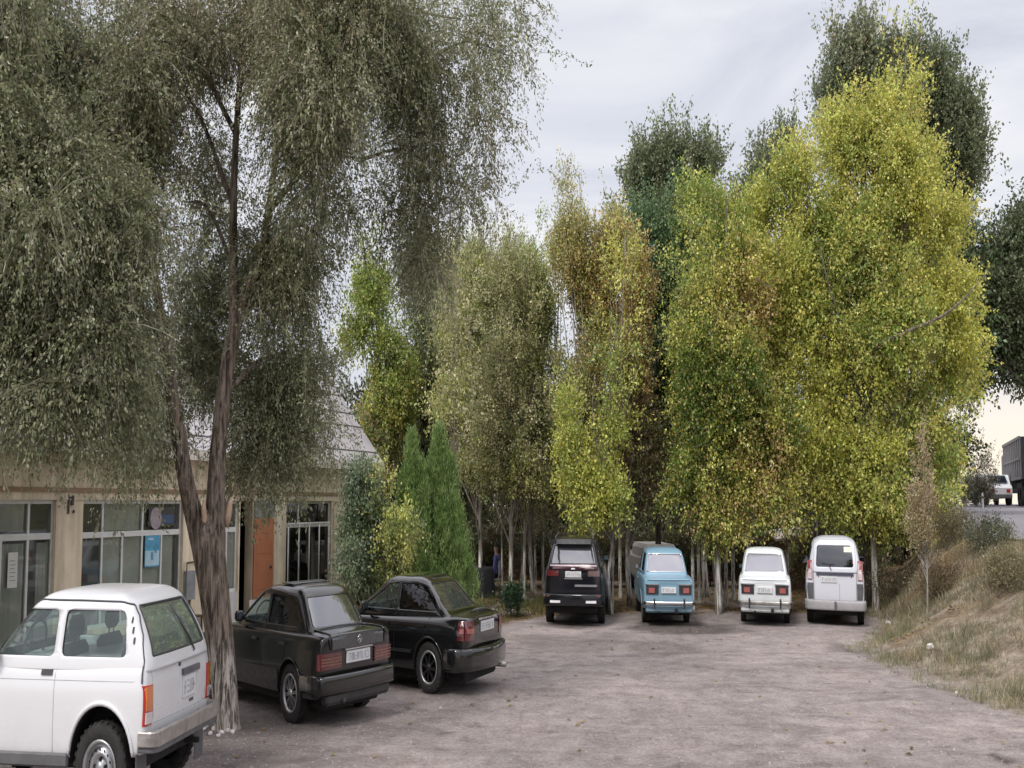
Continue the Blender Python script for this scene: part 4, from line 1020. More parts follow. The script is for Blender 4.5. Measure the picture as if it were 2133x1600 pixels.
def building_mats():
    wallmat('plaster', (.82, .70, .52), 2.5); wallmat('plaster_upper', (.78, .67, .50), 2.0, .16, .3); wallmat('plaster_pale', (.74, .66, .50), 3)
    wallmat('white_tile', (.62, .60, .58), 5, .06, .12)
    simple('frame_paint', (.68, .69, .66), .5, var=.1); simple('trim_brown', (.30, .20, .13), .8); simple('orange_door', (.42, .165, .085), .55, var=.12, vs=2)
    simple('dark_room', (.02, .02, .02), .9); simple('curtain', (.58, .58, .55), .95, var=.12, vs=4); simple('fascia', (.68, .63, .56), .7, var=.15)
    simple('door_pale', (.46, .47, .45), .6); simple('paper', (.66, .66, .62), .8, var=.04); simple('ink_dark', (.06, .05, .045), .7)
    simple('poster_blue', (.10, .34, .52), .5, var=.35, vs=9); simple('poster_pale', (.45, .62, .70), .5, var=.15, vs=14); simple('poster_mauve', (.38, .32, .34), .6, var=.25, vs=14); simple('poster_navy', (.06, .09, .18), .6, var=.2)
    simple('metal_grey', (.33, .34, .36), .5, .4, var=.2); simple('pipe_brown', (.09, .06, .04), .7); simple('wall_grey_green', (.22, .24, .22), .8)
    glass('window_glass', (.85, .87, .84), .88, .0, .03, (.30, .31, .28)); glass('window_glass_dark', (.16, .18, .17), .9, .02, .02, (.04, .045, .04))
    brickmat('brick'); roofmat('roof_sheet')

def make_building():
    # eave line in plan, from its two ends in the photo
    ze = 3.1
    def eave(px, py):
        d = 10.
        for _ in range(30):
            p = at(px, py, d); d *= (ze - CAMZ) / (p[2] - CAMZ)
        return at(px, py, d)
    A, B = eave(0, 905), eave(800, 966)
    D = (B - A)[:2]; Ltot = np.linalg.norm(D); D /= Ltot; n = np.array([-D[1], D[0]])
    Aw = A[:2] + n * .45; ang = math.atan2(D[1], D[0])
    def u_of(px):
        k = (at(px, 1048, 10.)[0]) / 10.
        return (k * Aw[1] - Aw[0]) / (D[0] - k * D[1])
    r = thing('shop_building', 'long single-storey cream plastered shop building with shop windows and grey sheet-metal roof', 'building', (Aw[0], Aw[1], 0), ang)
    uE = u_of(722); T = 2.34; H = 3.05
    ops = [(-8.2, -6.2, .75, T), (-5.2, -3.2, .0, T), (u_of(-150), u_of(-60), .75, T), (u_of(-12), u_of(118), .0, T), (u_of(174), u_of(383), .62, T), (u_of(436), u_of(499), .87, T), (u_of(501), u_of(527), 0, T), (u_of(597), u_of(691), .74, T)]
    mb = MB(); up = -9.5
    for a, b, z0, z1 in ops:
        mb.box((up, 0, 0), (a, .28, T), 0)
        if z0 > 0: mb.box((a, .003, 0), (b, .28, z0), 2 if a > 5.2 and a < 6.0 else 0)
        up = b
    mb.box((up, 0, 0), (uE, .28, T), 0)
    mb.box((-9.5, -.02, T), (uE + .02, .30, H), 1)
    mb.box((uE - .25, .28, 0), (uE, 3.9, H), 0); mb.box((-9.5, .28, 0), (-9.3, 3.9, H), 0); mb.box((-9.5, 3.9, 0), (uE, 4.1, H), 0)
    mb.box((uE, 1.1, 0), (Ltot - .25, 1.3, H), 3)
    mb.build('wall', ['plaster', 'plaster_upper', 'white_tile', 'brick'], r)
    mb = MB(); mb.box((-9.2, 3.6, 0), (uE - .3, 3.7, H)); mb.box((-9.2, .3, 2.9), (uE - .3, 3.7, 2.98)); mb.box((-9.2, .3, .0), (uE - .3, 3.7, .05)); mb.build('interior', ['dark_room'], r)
    mb = MB(); mb.box((-9.5, -.05, 2.44), (uE + .03, -.018, 2.50)); mb.build('wall_moulding', ['trim_brown'], r)
    # roof: front slope, back slope, seams, gable
    w = 2.3; zr = 4.9; s = (zr - ze) / w; yb = 4.6
    mb = MB()
    for y0, z0, y1, z1 in ((-.45, ze, -.45 + w, zr), (-.45 + w, zr, yb, zr - s * (yb + .45 - w) * .75)):
        V = [(-10, y0, z0), (Ltot, y0, z0), (Ltot, y1, z1), (-10, y1, z1)]
        V += [(a, b, c - .05) for a, b, c in V]
        mb.add(V, [(0, 1, 2, 3), (7, 6, 5, 4), (0, 4, 5, 1), (1, 5, 6, 2), (2, 6, 7, 3), (3, 7, 4, 0)])
    roof = mb.build('roof', ['roof_sheet'], r)
    mb = MB()
    for t in (.12, .42, .58, .80):
        y, z = -.45 + w * t, ze + (zr - ze) * t; mb.tube([(-10, y, z + .012), (Ltot, y, z + .012)], .014, 6)
    mb.build('roof_seam', ['trim_grey'], r, parent=roof)
    mb = MB(); mb.tube([(-10, -.45 + w, zr + .02), (Ltot + .02, -.45 + w, zr + .02)], .05, 8); mb.build('ridge_cap', ['fascia'], r, parent=roof)
    mb = MB(); mb.box((-10, -.47, ze - .16), (Ltot, -.44, ze - .005)); mb.box((-10, -.44, ze - .10), (Ltot, .3, ze - .07)); mb.build('fascia_board', ['fascia'], r)
    mb = MB(); mb.prism([(-.40, ze - .06), (-.45 + w, zr - .06), (yb - .3, zr - s * (yb + .15 - w) * .75)], 'x', Ltot - .30, Ltot - .22); mb.build('gable', ['fascia'], r)
    # windows
    def win(a, b, z0, z1, mull_top, mull_bot, tz, name='window', gm='window_glass', curt=(), th=.05, dark_cols=()):
        f = MB(); y0, y1 = .08, .15
        f.box((a, y0, z0), (a + th, y1, z1), bev=.004); f.box((b - th, y0, z0), (b, y1, z1), bev=.004)
        f.box((a + th, y0, z1 - th), (b - th, y1, z1), bev=.004); f.box((a + th, y0, z0), (b - th, y1, z0 + th), bev=.004)
        if tz: f.box((a + th, y0 - .004, tz - .04), (b - th, y1, tz + .04), bev=.004)
        for u in mull_top: f.box((u - .022, y0 - .002, tz), (u + .022, y1 - .004, z1 - th), bev=.004)
        for u in mull_bot: f.box((u - .022, y0 - .002, z0 + th), (u + .022, y1 - .004, (tz or z1)), bev=.004)
        fo = f.build(name, ['frame_paint'], r)
        g = MB(); g.box((a + th * .5, .108, z0 + th * .5), (b - th * .5, .114, z1 - th * .5)); g.build('pane', [gm], r, parent=fo)
        for ca, cb, c0, c1 in curt:
            nseg = 24; V = []; Fc = []
            for i in range(nseg + 1):
                u = ca + (cb - ca) * i / nseg; yy = .148 + .014 * math.sin(i * 1.9) + .006 * math.sin(i * 5.1)
                V += [(u, yy, c0), (u, yy + .01 * math.sin(i), c1)]
            Fc = [(2 * i, 2 * i + 2, 2 * i + 3, 2 * i + 1) for i in range(nseg)]
            q = MB(); q.add(V, Fc, 0, True); q.build('curtain', ['curtain'], r, parent=fo)
        return fo
    U = u_of
    win(*ops[0], [], [-7.2], 1.88); win(*ops[2], [], [], 1.88, curt=[(ops[2][0], ops[2][1], .8, 2.3)])
    win(*ops[1], [-4.2], [-4.2], 1.88, name='glazed_door')
    win(U(-12), U(118), .05, T, [U(66)], [U(10), U(66)], 1.88, name='glazed_door', curt=[(U(-12), U(62), .1, 1.8), (U(-12), U(60), 1.95, 2.3), (U(88), U(112), .1, 1.8)])
    win(U(174), U(383), .62, T, [U(220), U(303)], [U(220), U(262), U(303), U(343)], 1.87, curt=[(U(224), U(300), 1.92, 2.3), (U(222), U(370), .66, 1.82)])
    win(U(436), U(499), .87, T, [], [U(478)], 1.87, curt=[(U(440), U(499), .9, 1.82)])
    win(U(597), U(691), .74, T, [U(626)], [], 1.90, gm='window_glass_dark')
    # white security grille of the right-hand window
    g = MB(); a, b = U(600), U(684)
    for t in np.linspace(0, 1, 5): g.tube([(a + (b - a) * t, -.03, .76), (a + (b - a) * t, -.03, 1.93)], .02, 6)
    for z in (.80, 1.93): g.tube([(a - .03, -.03, z), (b + .03, -.03, z)], .024, 6)
    g.build('window_grille', ['frame_paint'], r)
    # orange door leaf standing open against the wall, pale panels around it
    mb = MB(); a, b = U(528), U(568)
    mb.box((a, -.06, .72), (b, -.012, 2.04), 0, bev=.006); mb.box((a + .08, -.068, .85), (b - .08, -.058, 1.35), 0, bev=.004); mb.box((a + .08, -.068, 1.45), (b - .08, -.058, 1.95), 0, bev=.004)
    do = mb.build('door', ['orange_door'], r)
    mb = MB(); mb.lathe([(0, .03), (-.05, .028), (-.06, 0)], 'y', (b - .12, -.06, 1.22), 12); mb.build('door_knob', ['ink_dark'], r, parent=do)
    mb = MB(); mb.box((U(521), -.05, .06), (U(570), -.01, .70), 0, bev=.004); mb.build('tiled_panel', ['white_tile'], r)
    mb = MB(); mb.box((U(529), -.05, 2.06), (U(569), -.012, T), 0, bev=.004); mb.build('vent_panel', ['wall_grey_green'], r)
    # pale pillar
    mb = MB(); mb.box((U(571), -.03, 0), (U(595), .0, T + .0)); mb.build('pilaster', ['plaster_pale'], r); mb = MB(); mb.box((U(694), -.03, 0), (U(722), -.002, T)); mb.build('pilaster', ['plaster_pale'], r)
    # dark cable bracket on the pillar
    mb = MB(); mb.box((U(141), -.03, 2.16), (U(143.5), -.005, 2.40)); mb.box((U(143), -.03, 2.36), (U(153), -.012, 2.38)); mb.box((U(147.5), -.035, 2.27), (U(152), -.005, 2.40)); mb.box((U(152), -.03, 2.17), (U(154.5), -.005, 2.21)); mb.build('cable_bracket', ['ink_dark'], r)
    # things hanging on the facade
    def flat(name, label, cat, px0, px1, z0, z1, mat, y=.095, t=.008, deco=None):
        a, b = U(px0), U(px1); q = thing(name, label, cat, tuple(r_pt((a + b) / 2, y, z0)), ang)
        h = (b - a) / 2; mb = MB(); mb.box((-h, 0, 0), (h, t, z1 - z0), 0); o = mb.build('sheet', [mat], q)
        if deco: deco(q, o, h, z1 - z0)
        return q
    def r_pt(u, y, z):
        return (Aw[0] + D[0] * u + n[0] * y, Aw[1] + D[1] * u + n[1] * y, z)
    def blue_deco(q, o, h, H_):
        mb = MB(); mb.box((-h * .95, -.003, 0.02), (h * .9, -.0005, H_ * .52), 0); mb.box((-h * .2, -.006, .10), (h * .1, -.0035, .22), 1); mb.box((h * .3, -.006, .2), (h * .55, -.0035, .30), 1)
        mb.box((-h * .6, -.006, H_ * .86), (h * .1, -.0035, H_ * .93), 0); mb.build('poster_print', ['poster_pale', 'poster_blue'], q, parent=o)
    flat('poster', 'blue and white poster stuck on a lower pane of the shop window', 'poster', 308, 339, 1.38, 1.83, 'poster_blue', .06, deco=blue_deco)
    def mauve_deco(q, o, h, H_):
        mb = MB(); mb.box((h * .0, -.003, H_ * .15), (h * .9, -.0005, H_ * .6), 0); mb.lathe([(-.001, 0), (-.001, .16)], 'y', (-h * .45, -.003, H_ * .42), 20, 1); mb.build('poster_print', ['poster_navy', 'poster_mauve'], q, parent=o)
    flat('poster', 'dark poster with mauve and navy shapes in an upper pane of the shop window', 'poster', 314, 368, 1.96, 2.24, 'poster_dark', .06, deco=mauve_deco)
    def lines(q, o, h, H_):
        mb = MB()
        for k in range(6): mb.box((-h * .6, -.003, H_ * (.2 + .11 * k)), (h * (.6 - .2 * (k % 2)), -.0005, H_ * (.2 + .11 * k) + .008))
        mb.build('print_lines', ['trim_grey'], q, parent=o)
    flat('paper_notice', 'white paper notice taped to the glazed shop door', 'notice', 25, 45, 1.27, 1.70, 'paper', .06, deco=lines)
    q = flat('meter_box', 'grey metal meter box on the wall between shop window and big tree', 'meter box', 386, 404, .85, 1.28, 'metal_grey', -.12, .11)
    mb = MB(); mb.tube([(-.1, .05, .40), (-.1, .05, .55), (.3, .08, .56), (.3, .1, .8)], .016, 6); mb.build('pipe', ['pipe_brown'], q); mb = MB(); mb.tube([(.0, .04, .02), (.0, .06, -.25), (.4, .06, -.27), (.42, .06, -.8)], .03, 6); mb.build('pipe', ['pipe_brown'], q)
    return r

def setting_mats():
    ground_material()
    simple('asphalt', (.20, .19, .205), .9, var=.12, vs=3, bmp=.2); simple('trim_grey', (.20, .20, .21), .5)
    simple('poster_dark', (.06, .06, .055), .6)
    simple('paint_boot', (.055, .06, .065), .3, coat=.4, var=.2); simple('lens_brown', (.20, .07, .045), .25, coat=.6); simple('lens_maroon', (.07, .012, .025), .25, coat=.6)
    simple('lens_brown_pale', (.13, .08, .075), .3, coat=.5); simple('bumper_grey', (.34, .33, .34), .55, var=.1); simple('plastic_slate', (.06, .06, .09), .5)
    simple('brick_dark', (.10, .075, .06), .9); simple('stone', (.42, .38, .36), .9, var=.3, vs=30); simple('stone_white', (.60, .58, .55), .9, var=.15, vs=12)

def make_setting():
    xs = np.unique(np.concatenate([np.arange(-60, -12, 3.), np.arange(-12, 14, .1), np.arange(14, 40, .8), np.arange(40, 260, 8.)]))
    ys = np.unique(np.concatenate([np.arange(-12, 6, 1.), np.arange(6, 34, .12), np.arange(34, 80, .8), np.arange(80, 600, 12.)]))
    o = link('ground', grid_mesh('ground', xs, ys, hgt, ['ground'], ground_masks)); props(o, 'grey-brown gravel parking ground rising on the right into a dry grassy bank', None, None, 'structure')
    # road along the top of the bank
    ys2 = np.unique(np.concatenate([np.arange(6, 60, 1.5), np.arange(60, 500, 8.)])); t = np.linspace(0, 1, 9)
    V = []; 
    for y in ys2:
        xr = float(road_edge(y)) + .15
        for k in t: V.append((xr + k * 5.2, y, float(road_z(y)) + .05))
    nt_ = len(t); Fc = [(i * nt_ + j, i * nt_ + j + 1, (i + 1) * nt_ + j + 1, (i + 1) * nt_ + j) for i in range(len(ys2) - 1) for j in range(nt_ - 1)]
    o = link('road', make_mesh('road', V, Fc, ['asphalt'])); props(o, 'grey asphalt road running along the top of the bank', None, None, 'structure')
    # gravel stones
    N = 30000
    y = 9.5 + 17 * RNG.random(N) ** 1.5; x = (RNG.random(N) * 2 - 1) * y * .42; xb = np.interp(y, _XB[:, 0], _XB[:, 1])
    k = x < xb + .3; x, y = x[k], y[k]; s = .005 + .014 * RNG.random(len(x)) ** 3; s = np.where(RNG.random(len(x)) < .008, s * 2.6, s)
    octV = [(1, 0, 0), (.2, .9, 0), (-1, .15, 0), (-.1, -.8, 0), (.1, .05, .75)]; octF = [(0, 1, 4), (1, 2, 4), (2, 3, 4), (3, 0, 4)]
    c = np.array([.37, .33, .31])[None] * (.65 + .6 * RNG.random((len(x), 1))) * (1 + .06 * RNG.normal(size=(len(x), 3))) * np.where(s > .02, .7, 1)[:, None]
    me = tiled('gravel', octV, octF, np.c_[x, y, hgt(x, y) - .001], np.c_[s, s * (.6 + .5 * RNG.random(len(x))), s * .8], RNG.random(len(x)) * 6.3, ['chips'], c)
    props(link('gravel', me), 'loose grey stone chips scattered over the parking ground', None, None, 'stuff')
    # fallen leaves
    P = []
    N = 60000; y = 20 + 30 * RNG.random(N); x = -6 + 20 * RNG.random(N)
    m = ground_masks(x, y); k = RNG.random(N) < np.clip(m[:, 1] * 1.1 + .45 * m[:, 0], 0, 1); x, y = x[k], y[k]
    x2 = (RNG.random(260) * 2 - 1) * 8; y2 = 11 + 14 * RNG.random(260); k = x2 < np.interp(y2, _XB[:, 0], _XB[:, 1]); 
    x, y = np.concatenate([x, x2[k]]), np.concatenate([y, y2[k]]); n = len(x)
    s = .03 + .03 * RNG.random(n); pal = np.array([(.24, .13, .04), (.34, .23, .06), (.14, .08, .03), (.40, .30, .10), (.22, .20, .06)])
    c = pal[RNG.integers(0, 5, n)] * (.6 + .6 * RNG.random((n, 1)))
    me = tiled('fallen_leaves', [(-1, 0, 0), (0, -.6, .25), (1, 0, .1), (0, .6, .3)], [(0, 1, 2, 3)], np.c_[x, y, hgt(x, y) + .008], np.c_[s, s, s], RNG.random(n) * 6.3, ['leaf'], c)
    props(link('fallen_leaves', me), 'fallen brown and yellow leaves under the trees', None, None, 'stuff')
    # dry grass and weeds on the bank
    def blades(name, label, x, y, h, pal, per, spread=.05, w=.006, lean=.35):
        n = len(x) * per; X = np.repeat(x, per) + RNG.normal(size=n) * spread * SX; Y = np.repeat(y, per) + RNG.normal(size=n) * spread
        Hh = np.repeat(h, per) * (.5 + .7 * RNG.random(n)); a = RNG.random(n) * 6.283; l = lean * Hh * RNG.random(n) * 1.4
        dx, dy = np.cos(a) * l * SX, np.sin(a) * l; b = RNG.random(n) * 6.283; wx, wy = np.cos(b) * w * SX, np.sin(b) * w
        Z = hgt(X, Y) - .01
        V = np.stack([np.stack([X - wx, Y - wy, Z], 1), np.stack([X + wx, Y + wy, Z], 1), np.stack([X + dx + wx * .3, Y + dy + wy * .3, Z + Hh], 1), np.stack([X + dx - wx * .3, Y + dy - wy * .3, Z + Hh], 1)], 1).reshape(-1, 3)
        pal = np.array(pal); c = np.repeat(pal[RNG.integers(0, len(pal), len(x))], per, 0) * (.6 + .7 * RNG.random((n, 1)))
        props(link(name, quads_mesh(name, V, n, ['leaf'], c)), label, None, None, 'stuff')
    N = 15000; y = 11 + 36 * RNG.random(N) ** 1.3; t = RNG.random(N); xb = np.interp(y, _XB[:, 0], _XB[:, 1]); xr = road_edge(y)
    x = xb - .15 + t * (xr - xb + .3); k = (wave(x / SX, y, 2.6, 31) + RNG.normal(size=N) * .35 > .12) & (x < y * .43); x, y = x[k], y[k]
    blades('dry_grass', 'dry straw-coloured grass covering the bank', x, y, .03 + .16 * RNG.random(len(x)) ** 2.5, [(.48, .42, .28), (.38, .33, .22), (.56, .50, .37), (.28, .26, .17), (.25, .26, .16), (.22, .24, .13)], 14, .06, .005, .9)
    N = 1100; y = 12 + 28 * RNG.random(N); xb = np.interp(y, _XB[:, 0], _XB[:, 1]); x = xb + RNG.random(N) * (road_edge(y) - xb); k = wave(x / SX, y, 1.1, 37) > .1; x, y = x[k], y[k]
    blades('dry_weeds', 'taller brown and straw weed stalks in patches over the bank', x, y, .10 + .24 * RNG.random(len(x)) ** 2, [(.30, .23, .14), (.22, .17, .10), (.42, .35, .22), (.20, .20, .11)], 16, .12, .006, .8)
    N = 4200; y = 13 + 20 * RNG.random(N); xb = np.interp(y, _XB[:, 0], _XB[:, 1]); x = xb + RNG.normal(size=N) * .22 + .5
    k = wave(x / SX, y, 1.9, 33) + RNG.normal(size=N) * .3 > .05; x, y = x[k], y[k]
    blades('green_weeds', 'grey-green weeds along the foot of the bank', x, y,   .03 + .15 * RNG.random(len(x)) ** 2.2, [(.24, .25, .14), (.32, .31, .20), (.18, .19, .09), (.40, .35, .20)], 12, .08, .006, .8)
    N = 9000; x = -6 + 8 * RNG.random(N); y = 21.5 + 9 * RNG.random(N); k = ground_masks(x, y)[:, 0] > .35; x, y = x[k], y[k]
    k = wave(x / SX, y, 1.5, 35) + RNG.normal(size=len(x)) * .4 > .0; x, y = x[k], y[k]
    blades('shade_grass', 'short dark green grass in the shade of the trees', x, y, .05 + .12 * RNG.random(len(x)), [(.07, .10, .03), (.11, .13, .04), (.15, .13, .05)], 10, .08, .007)
    # stones ringed round the foot of the big tree and beside the bank
    def rock(px, py, s, label, group=None, mat='stone_white'):
        p = hit(px, py); mb = MB(); V = []
        import bmesh
        bm = bmesh.new(); bmesh.ops.create_icosphere(bm, subdivisions=2, radius=s)
        rr = np.random.default_rng(int(px * 7 + py))
        for v in bm.verts: v.co = Vector(v.co) * float(.8 + .35 * rr.random()); v.co.z *= .6; v.co.y *= .8
        V = [tuple(v.co) for v in bm.verts]; Fc = [tuple(x.index for x in f.verts) for f in bm.faces]; bm.free()
        V = np.array(V); V[:, 0] *= SX; me = make_mesh('stone', V, Fc, [mat]); o = link('stone', me); o.location = (p[0] * SX, p[1], hgt(p[0] * SX, p[1]) + s * .3); props(o, label, 'stone', group)
    for i, (px, py, s) in enumerate([(425, 1522, .05), (438, 1530, .04), (448, 1524, .06), (462, 1530, .045), (474, 1524, .05), (484, 1528, .04), (432, 1517, .035), (455, 1534, .035)]):
        rock(px, py, s, 'pale stone lying among others at the foot of the big forked tree', 'stones at the foot of the big tree')
    rock(1850, 1303, .10, 'larger pale stone in the dry grass right of the van', 'stones in the bank grass'); rock(1862, 1312, .08, 'smaller pale stone beside the larger one right of the van', 'stones in the bank grass')
    rock(1938, 1352, .09, 'pale stone in the weeds halfway along the foot of the bank', 'stones in the bank grass'); rock(1992, 1445, .03, 'tiny pale stone on the gravel edge by the bank weeds', 'stones in the bank grass')
    # brick wall behind the trees
    p0, p1 = at(1010, 1100, 37.5), at(1660, 1100, 37.5)
    wall = thing('brick_wall', 'low red brick wall behind the row of parked cars, in the shade of the trees', 'wall', ((p0[0] + p1[0]) / 2, 37.5, 0))
    h = (p1[0] - p0[0]) / 2; mb = MB(); mb.box((-h, 0, -.1), (h, .25, 1.40)); mb.build('masonry', ['brick'], wall)
    mb = MB(); mb.box((-h, -.04, 1.40), (h, .29, 1.46)); mb.build('coping', ['brick_dark'], wall)
    # bleached shed roof between the small white car and the van
    q = at(1655, 1110, 34); sh = thing('wooden_shed', 'small weathered wooden shed with pale plank roof, between white saloon and van in the trees', 'shed', (q[0], 34, 0))
    mb = MB(); mb.box((-.7, 0, 0), (.7, 1.2, 1.35)); mb.build('shed_wall', ['shed_wood'], sh)
    mb = MB(); mb.add([(-.85, -.15, 1.30), (.85, -.15, 1.46), (.85, 1.3, 1.62), (-.85, 1.3, 1.50), (-.85, -.15, 1.36), (.85, -.15, 1.52), (.85, 1.3, 1.68), (-.85, 1.3, 1.56)], [(0, 3, 2, 1), (4, 5, 6, 7), (0, 1, 5, 4), (1, 2, 6, 5), (2, 3, 7, 6), (3, 0, 4, 7)]); mb.build('shed_roof', ['shed_pale'], sh)

def far_vehicles():
    # pale van parked nose-in behind the small blue saloon
    q = at(1377, 1140, 31.5); v = thing('hidden_van', 'pale boxy van mostly hidden behind the small blue saloon', 'van', (q[0], 31.5, 0), R(3))
    mb = MB(); mb.box((-.70, 0, .35), (.70, 3.6, 1.05), bev=.12); mb.box((-.66, .05, .90), (.66, 2.6, 1.29), bev=.10); mb.build('body', ['paint_cream'], v)
    mb = MB(); mb.box((-.52, .035, .98), (.52, .06, 1.20)); mb.build('rear_window', ['glass_dark'], v)
    for x in (-.62, .62):
        for y in (.7, 2.9): mb = MB(); mb.lathe([(-.08, .2), (-.08, .3), (.08, .3), (.08, .2)], 'x', (x, y, .3), 20); mb.build('wheel', ['rubber'], v)
    # lorry on the road
    zr = float(road_z(58)) + .05
    a0 = at(2093, 1055, 63); a1 = at(2129, 1055, 54); dv = (a1 - a0)[:2]; Ln = np.linalg.norm(dv); ang = math.atan2(dv[1], dv[0])
    t = thing('lorry', 'grey high-sided lorry on the road at the right edge', 'lorry', (a0[0], a0[1], zr), ang)
    mb = MB(); mb.box((0, 0, 1.15), (Ln, 2.5, 2.92)); 
    for k in range(10): x = Ln * (k + .5) / 10; mb.box((x - .05, -.05, 1.2), (x + .05, 0.01, 2.88))
    mb.box((0, -.06, 1.12), (Ln, .02, 1.25)); mb.box((0, -.06, 2.82), (Ln, .02, 2.95)); mb.box((0, -.055, 1.95), (Ln, .02, 2.05)); mb.build('cargo_box', ['lorry_grey'], t)
    mb = MB(); mb.box((Ln - .02, .05, 1.2), (Ln + .06, 2.45, 2.9)); mb.build('tail_board', ['black_plastic'], t)
    mb = MB(); mb.box((.2, .5, .8), (Ln - .1, 2.0, 1.13)); mb.build('chassis', ['underbody'], t)
    for x in (1.2, Ln - 1.0, Ln - 2.2):
        for y in (.2, 2.3): mb = MB(); mb.lathe([(-.15, .3), (-.15, .5), (.15, .5), (.15, .3), (.15, 0)], 'y', (x, y, .5), 24); mb.build('wheel', ['rubber'], t)
    mb = MB(); mb.box((-2.4, .1, .6), (-.2, 2.4, 2.6), bev=.15); mb.box((-1.8, .08, 1.6), (-.9, .12, 2.3)); mb.build('cab', ['lorry_grey'], t)
    # white hatchback on the road
    def road_car(px, d, name, label, a, pnt):
        q = at(px, 1050, d); zr = float(road_z(d)) + .05; c = thing(name, label, 'car', (q[0], d, zr), a, 'cars on the road')
        mb = MB(); prof = [(-.0, .35), (-.02, .80), (.15, .92), (.35, .98), (.75, 1.40), (2.1, 1.45), (2.8, 1.0), (3.7, .82), (3.85, .5), (3.8, .3)]
        for x0, x1, f in ((-.82, .82, 1.),): mb.prism([(y, z) for y, z in prof], 'x', x0, x1)
        mb.build('body', [pnt], c)
        mb = MB(); mb.add([(-.64, .33, 1.02), (.64, .33, 1.02), (.56, .68, 1.36), (-.56, .68, 1.36)], [(0, 1, 2, 3)]); mb.V = [(x, y - .03, z + .02) for x, y, z in mb.V]; mb.build('rear_window', ['glass_dark'], c)
        for sd in (-1, 1): 
            mb = MB(); mb.prism([(.6, 1.0), (.9, 1.34), (2.05, 1.38), (2.6, 1.02)], 'x', sd * .822, sd * .832); mb.build('side_window', ['glass_dark'], c)
            mb = MB(); mb.box((sd * .55 - .12, -.04, .6), (sd * .55 + .12, .0, .75)); mb.build('tail_light', ['red_lens'], c)
            for y in (.65, 3.1): mb = MB(); mb.lathe([(-.1, .2), (-.1, .31), (.1, .31), (.1, .2), (.1, 0)], 'x', (sd * .74, y, .31), 20, flip=sd); mb.build('wheel', ['rubber'], c)
        mb = MB(); mb.box((-.80, -.08, .33), (.80, .05, .52), bev=.03); mb.build('rear_bumper', ['grey_plastic'], c)
    road_car(2084, 58, 'road_car', 'white hatchback on the road, partly hidden behind the grey lorry', R(-14), 'paint_white')
    road_car(1972, 62, 'road_car', 'pale car on the road, half hidden by yellow-green leaves', R(-18), 'paint_silver')
    q = at(2047, 1046, 50); p = thing('marker_post', 'small white marker post at the road edge', 'post', (q[0], 50, float(hgt(q[0] * SX, 50))))
    mb = MB(); mb.lathe([(0, .05), (.62, .05), (.68, .03), (.70, 0)], 'z', (0, 0, 0), 12); mb.build('post', ['paint_white'], p)
    mb = MB(); mb.lathe([(.48, .053), (.56, .053)], 'z', (0, 0, 0), 12); mb.build('reflector_band', ['ink_dark'], p)

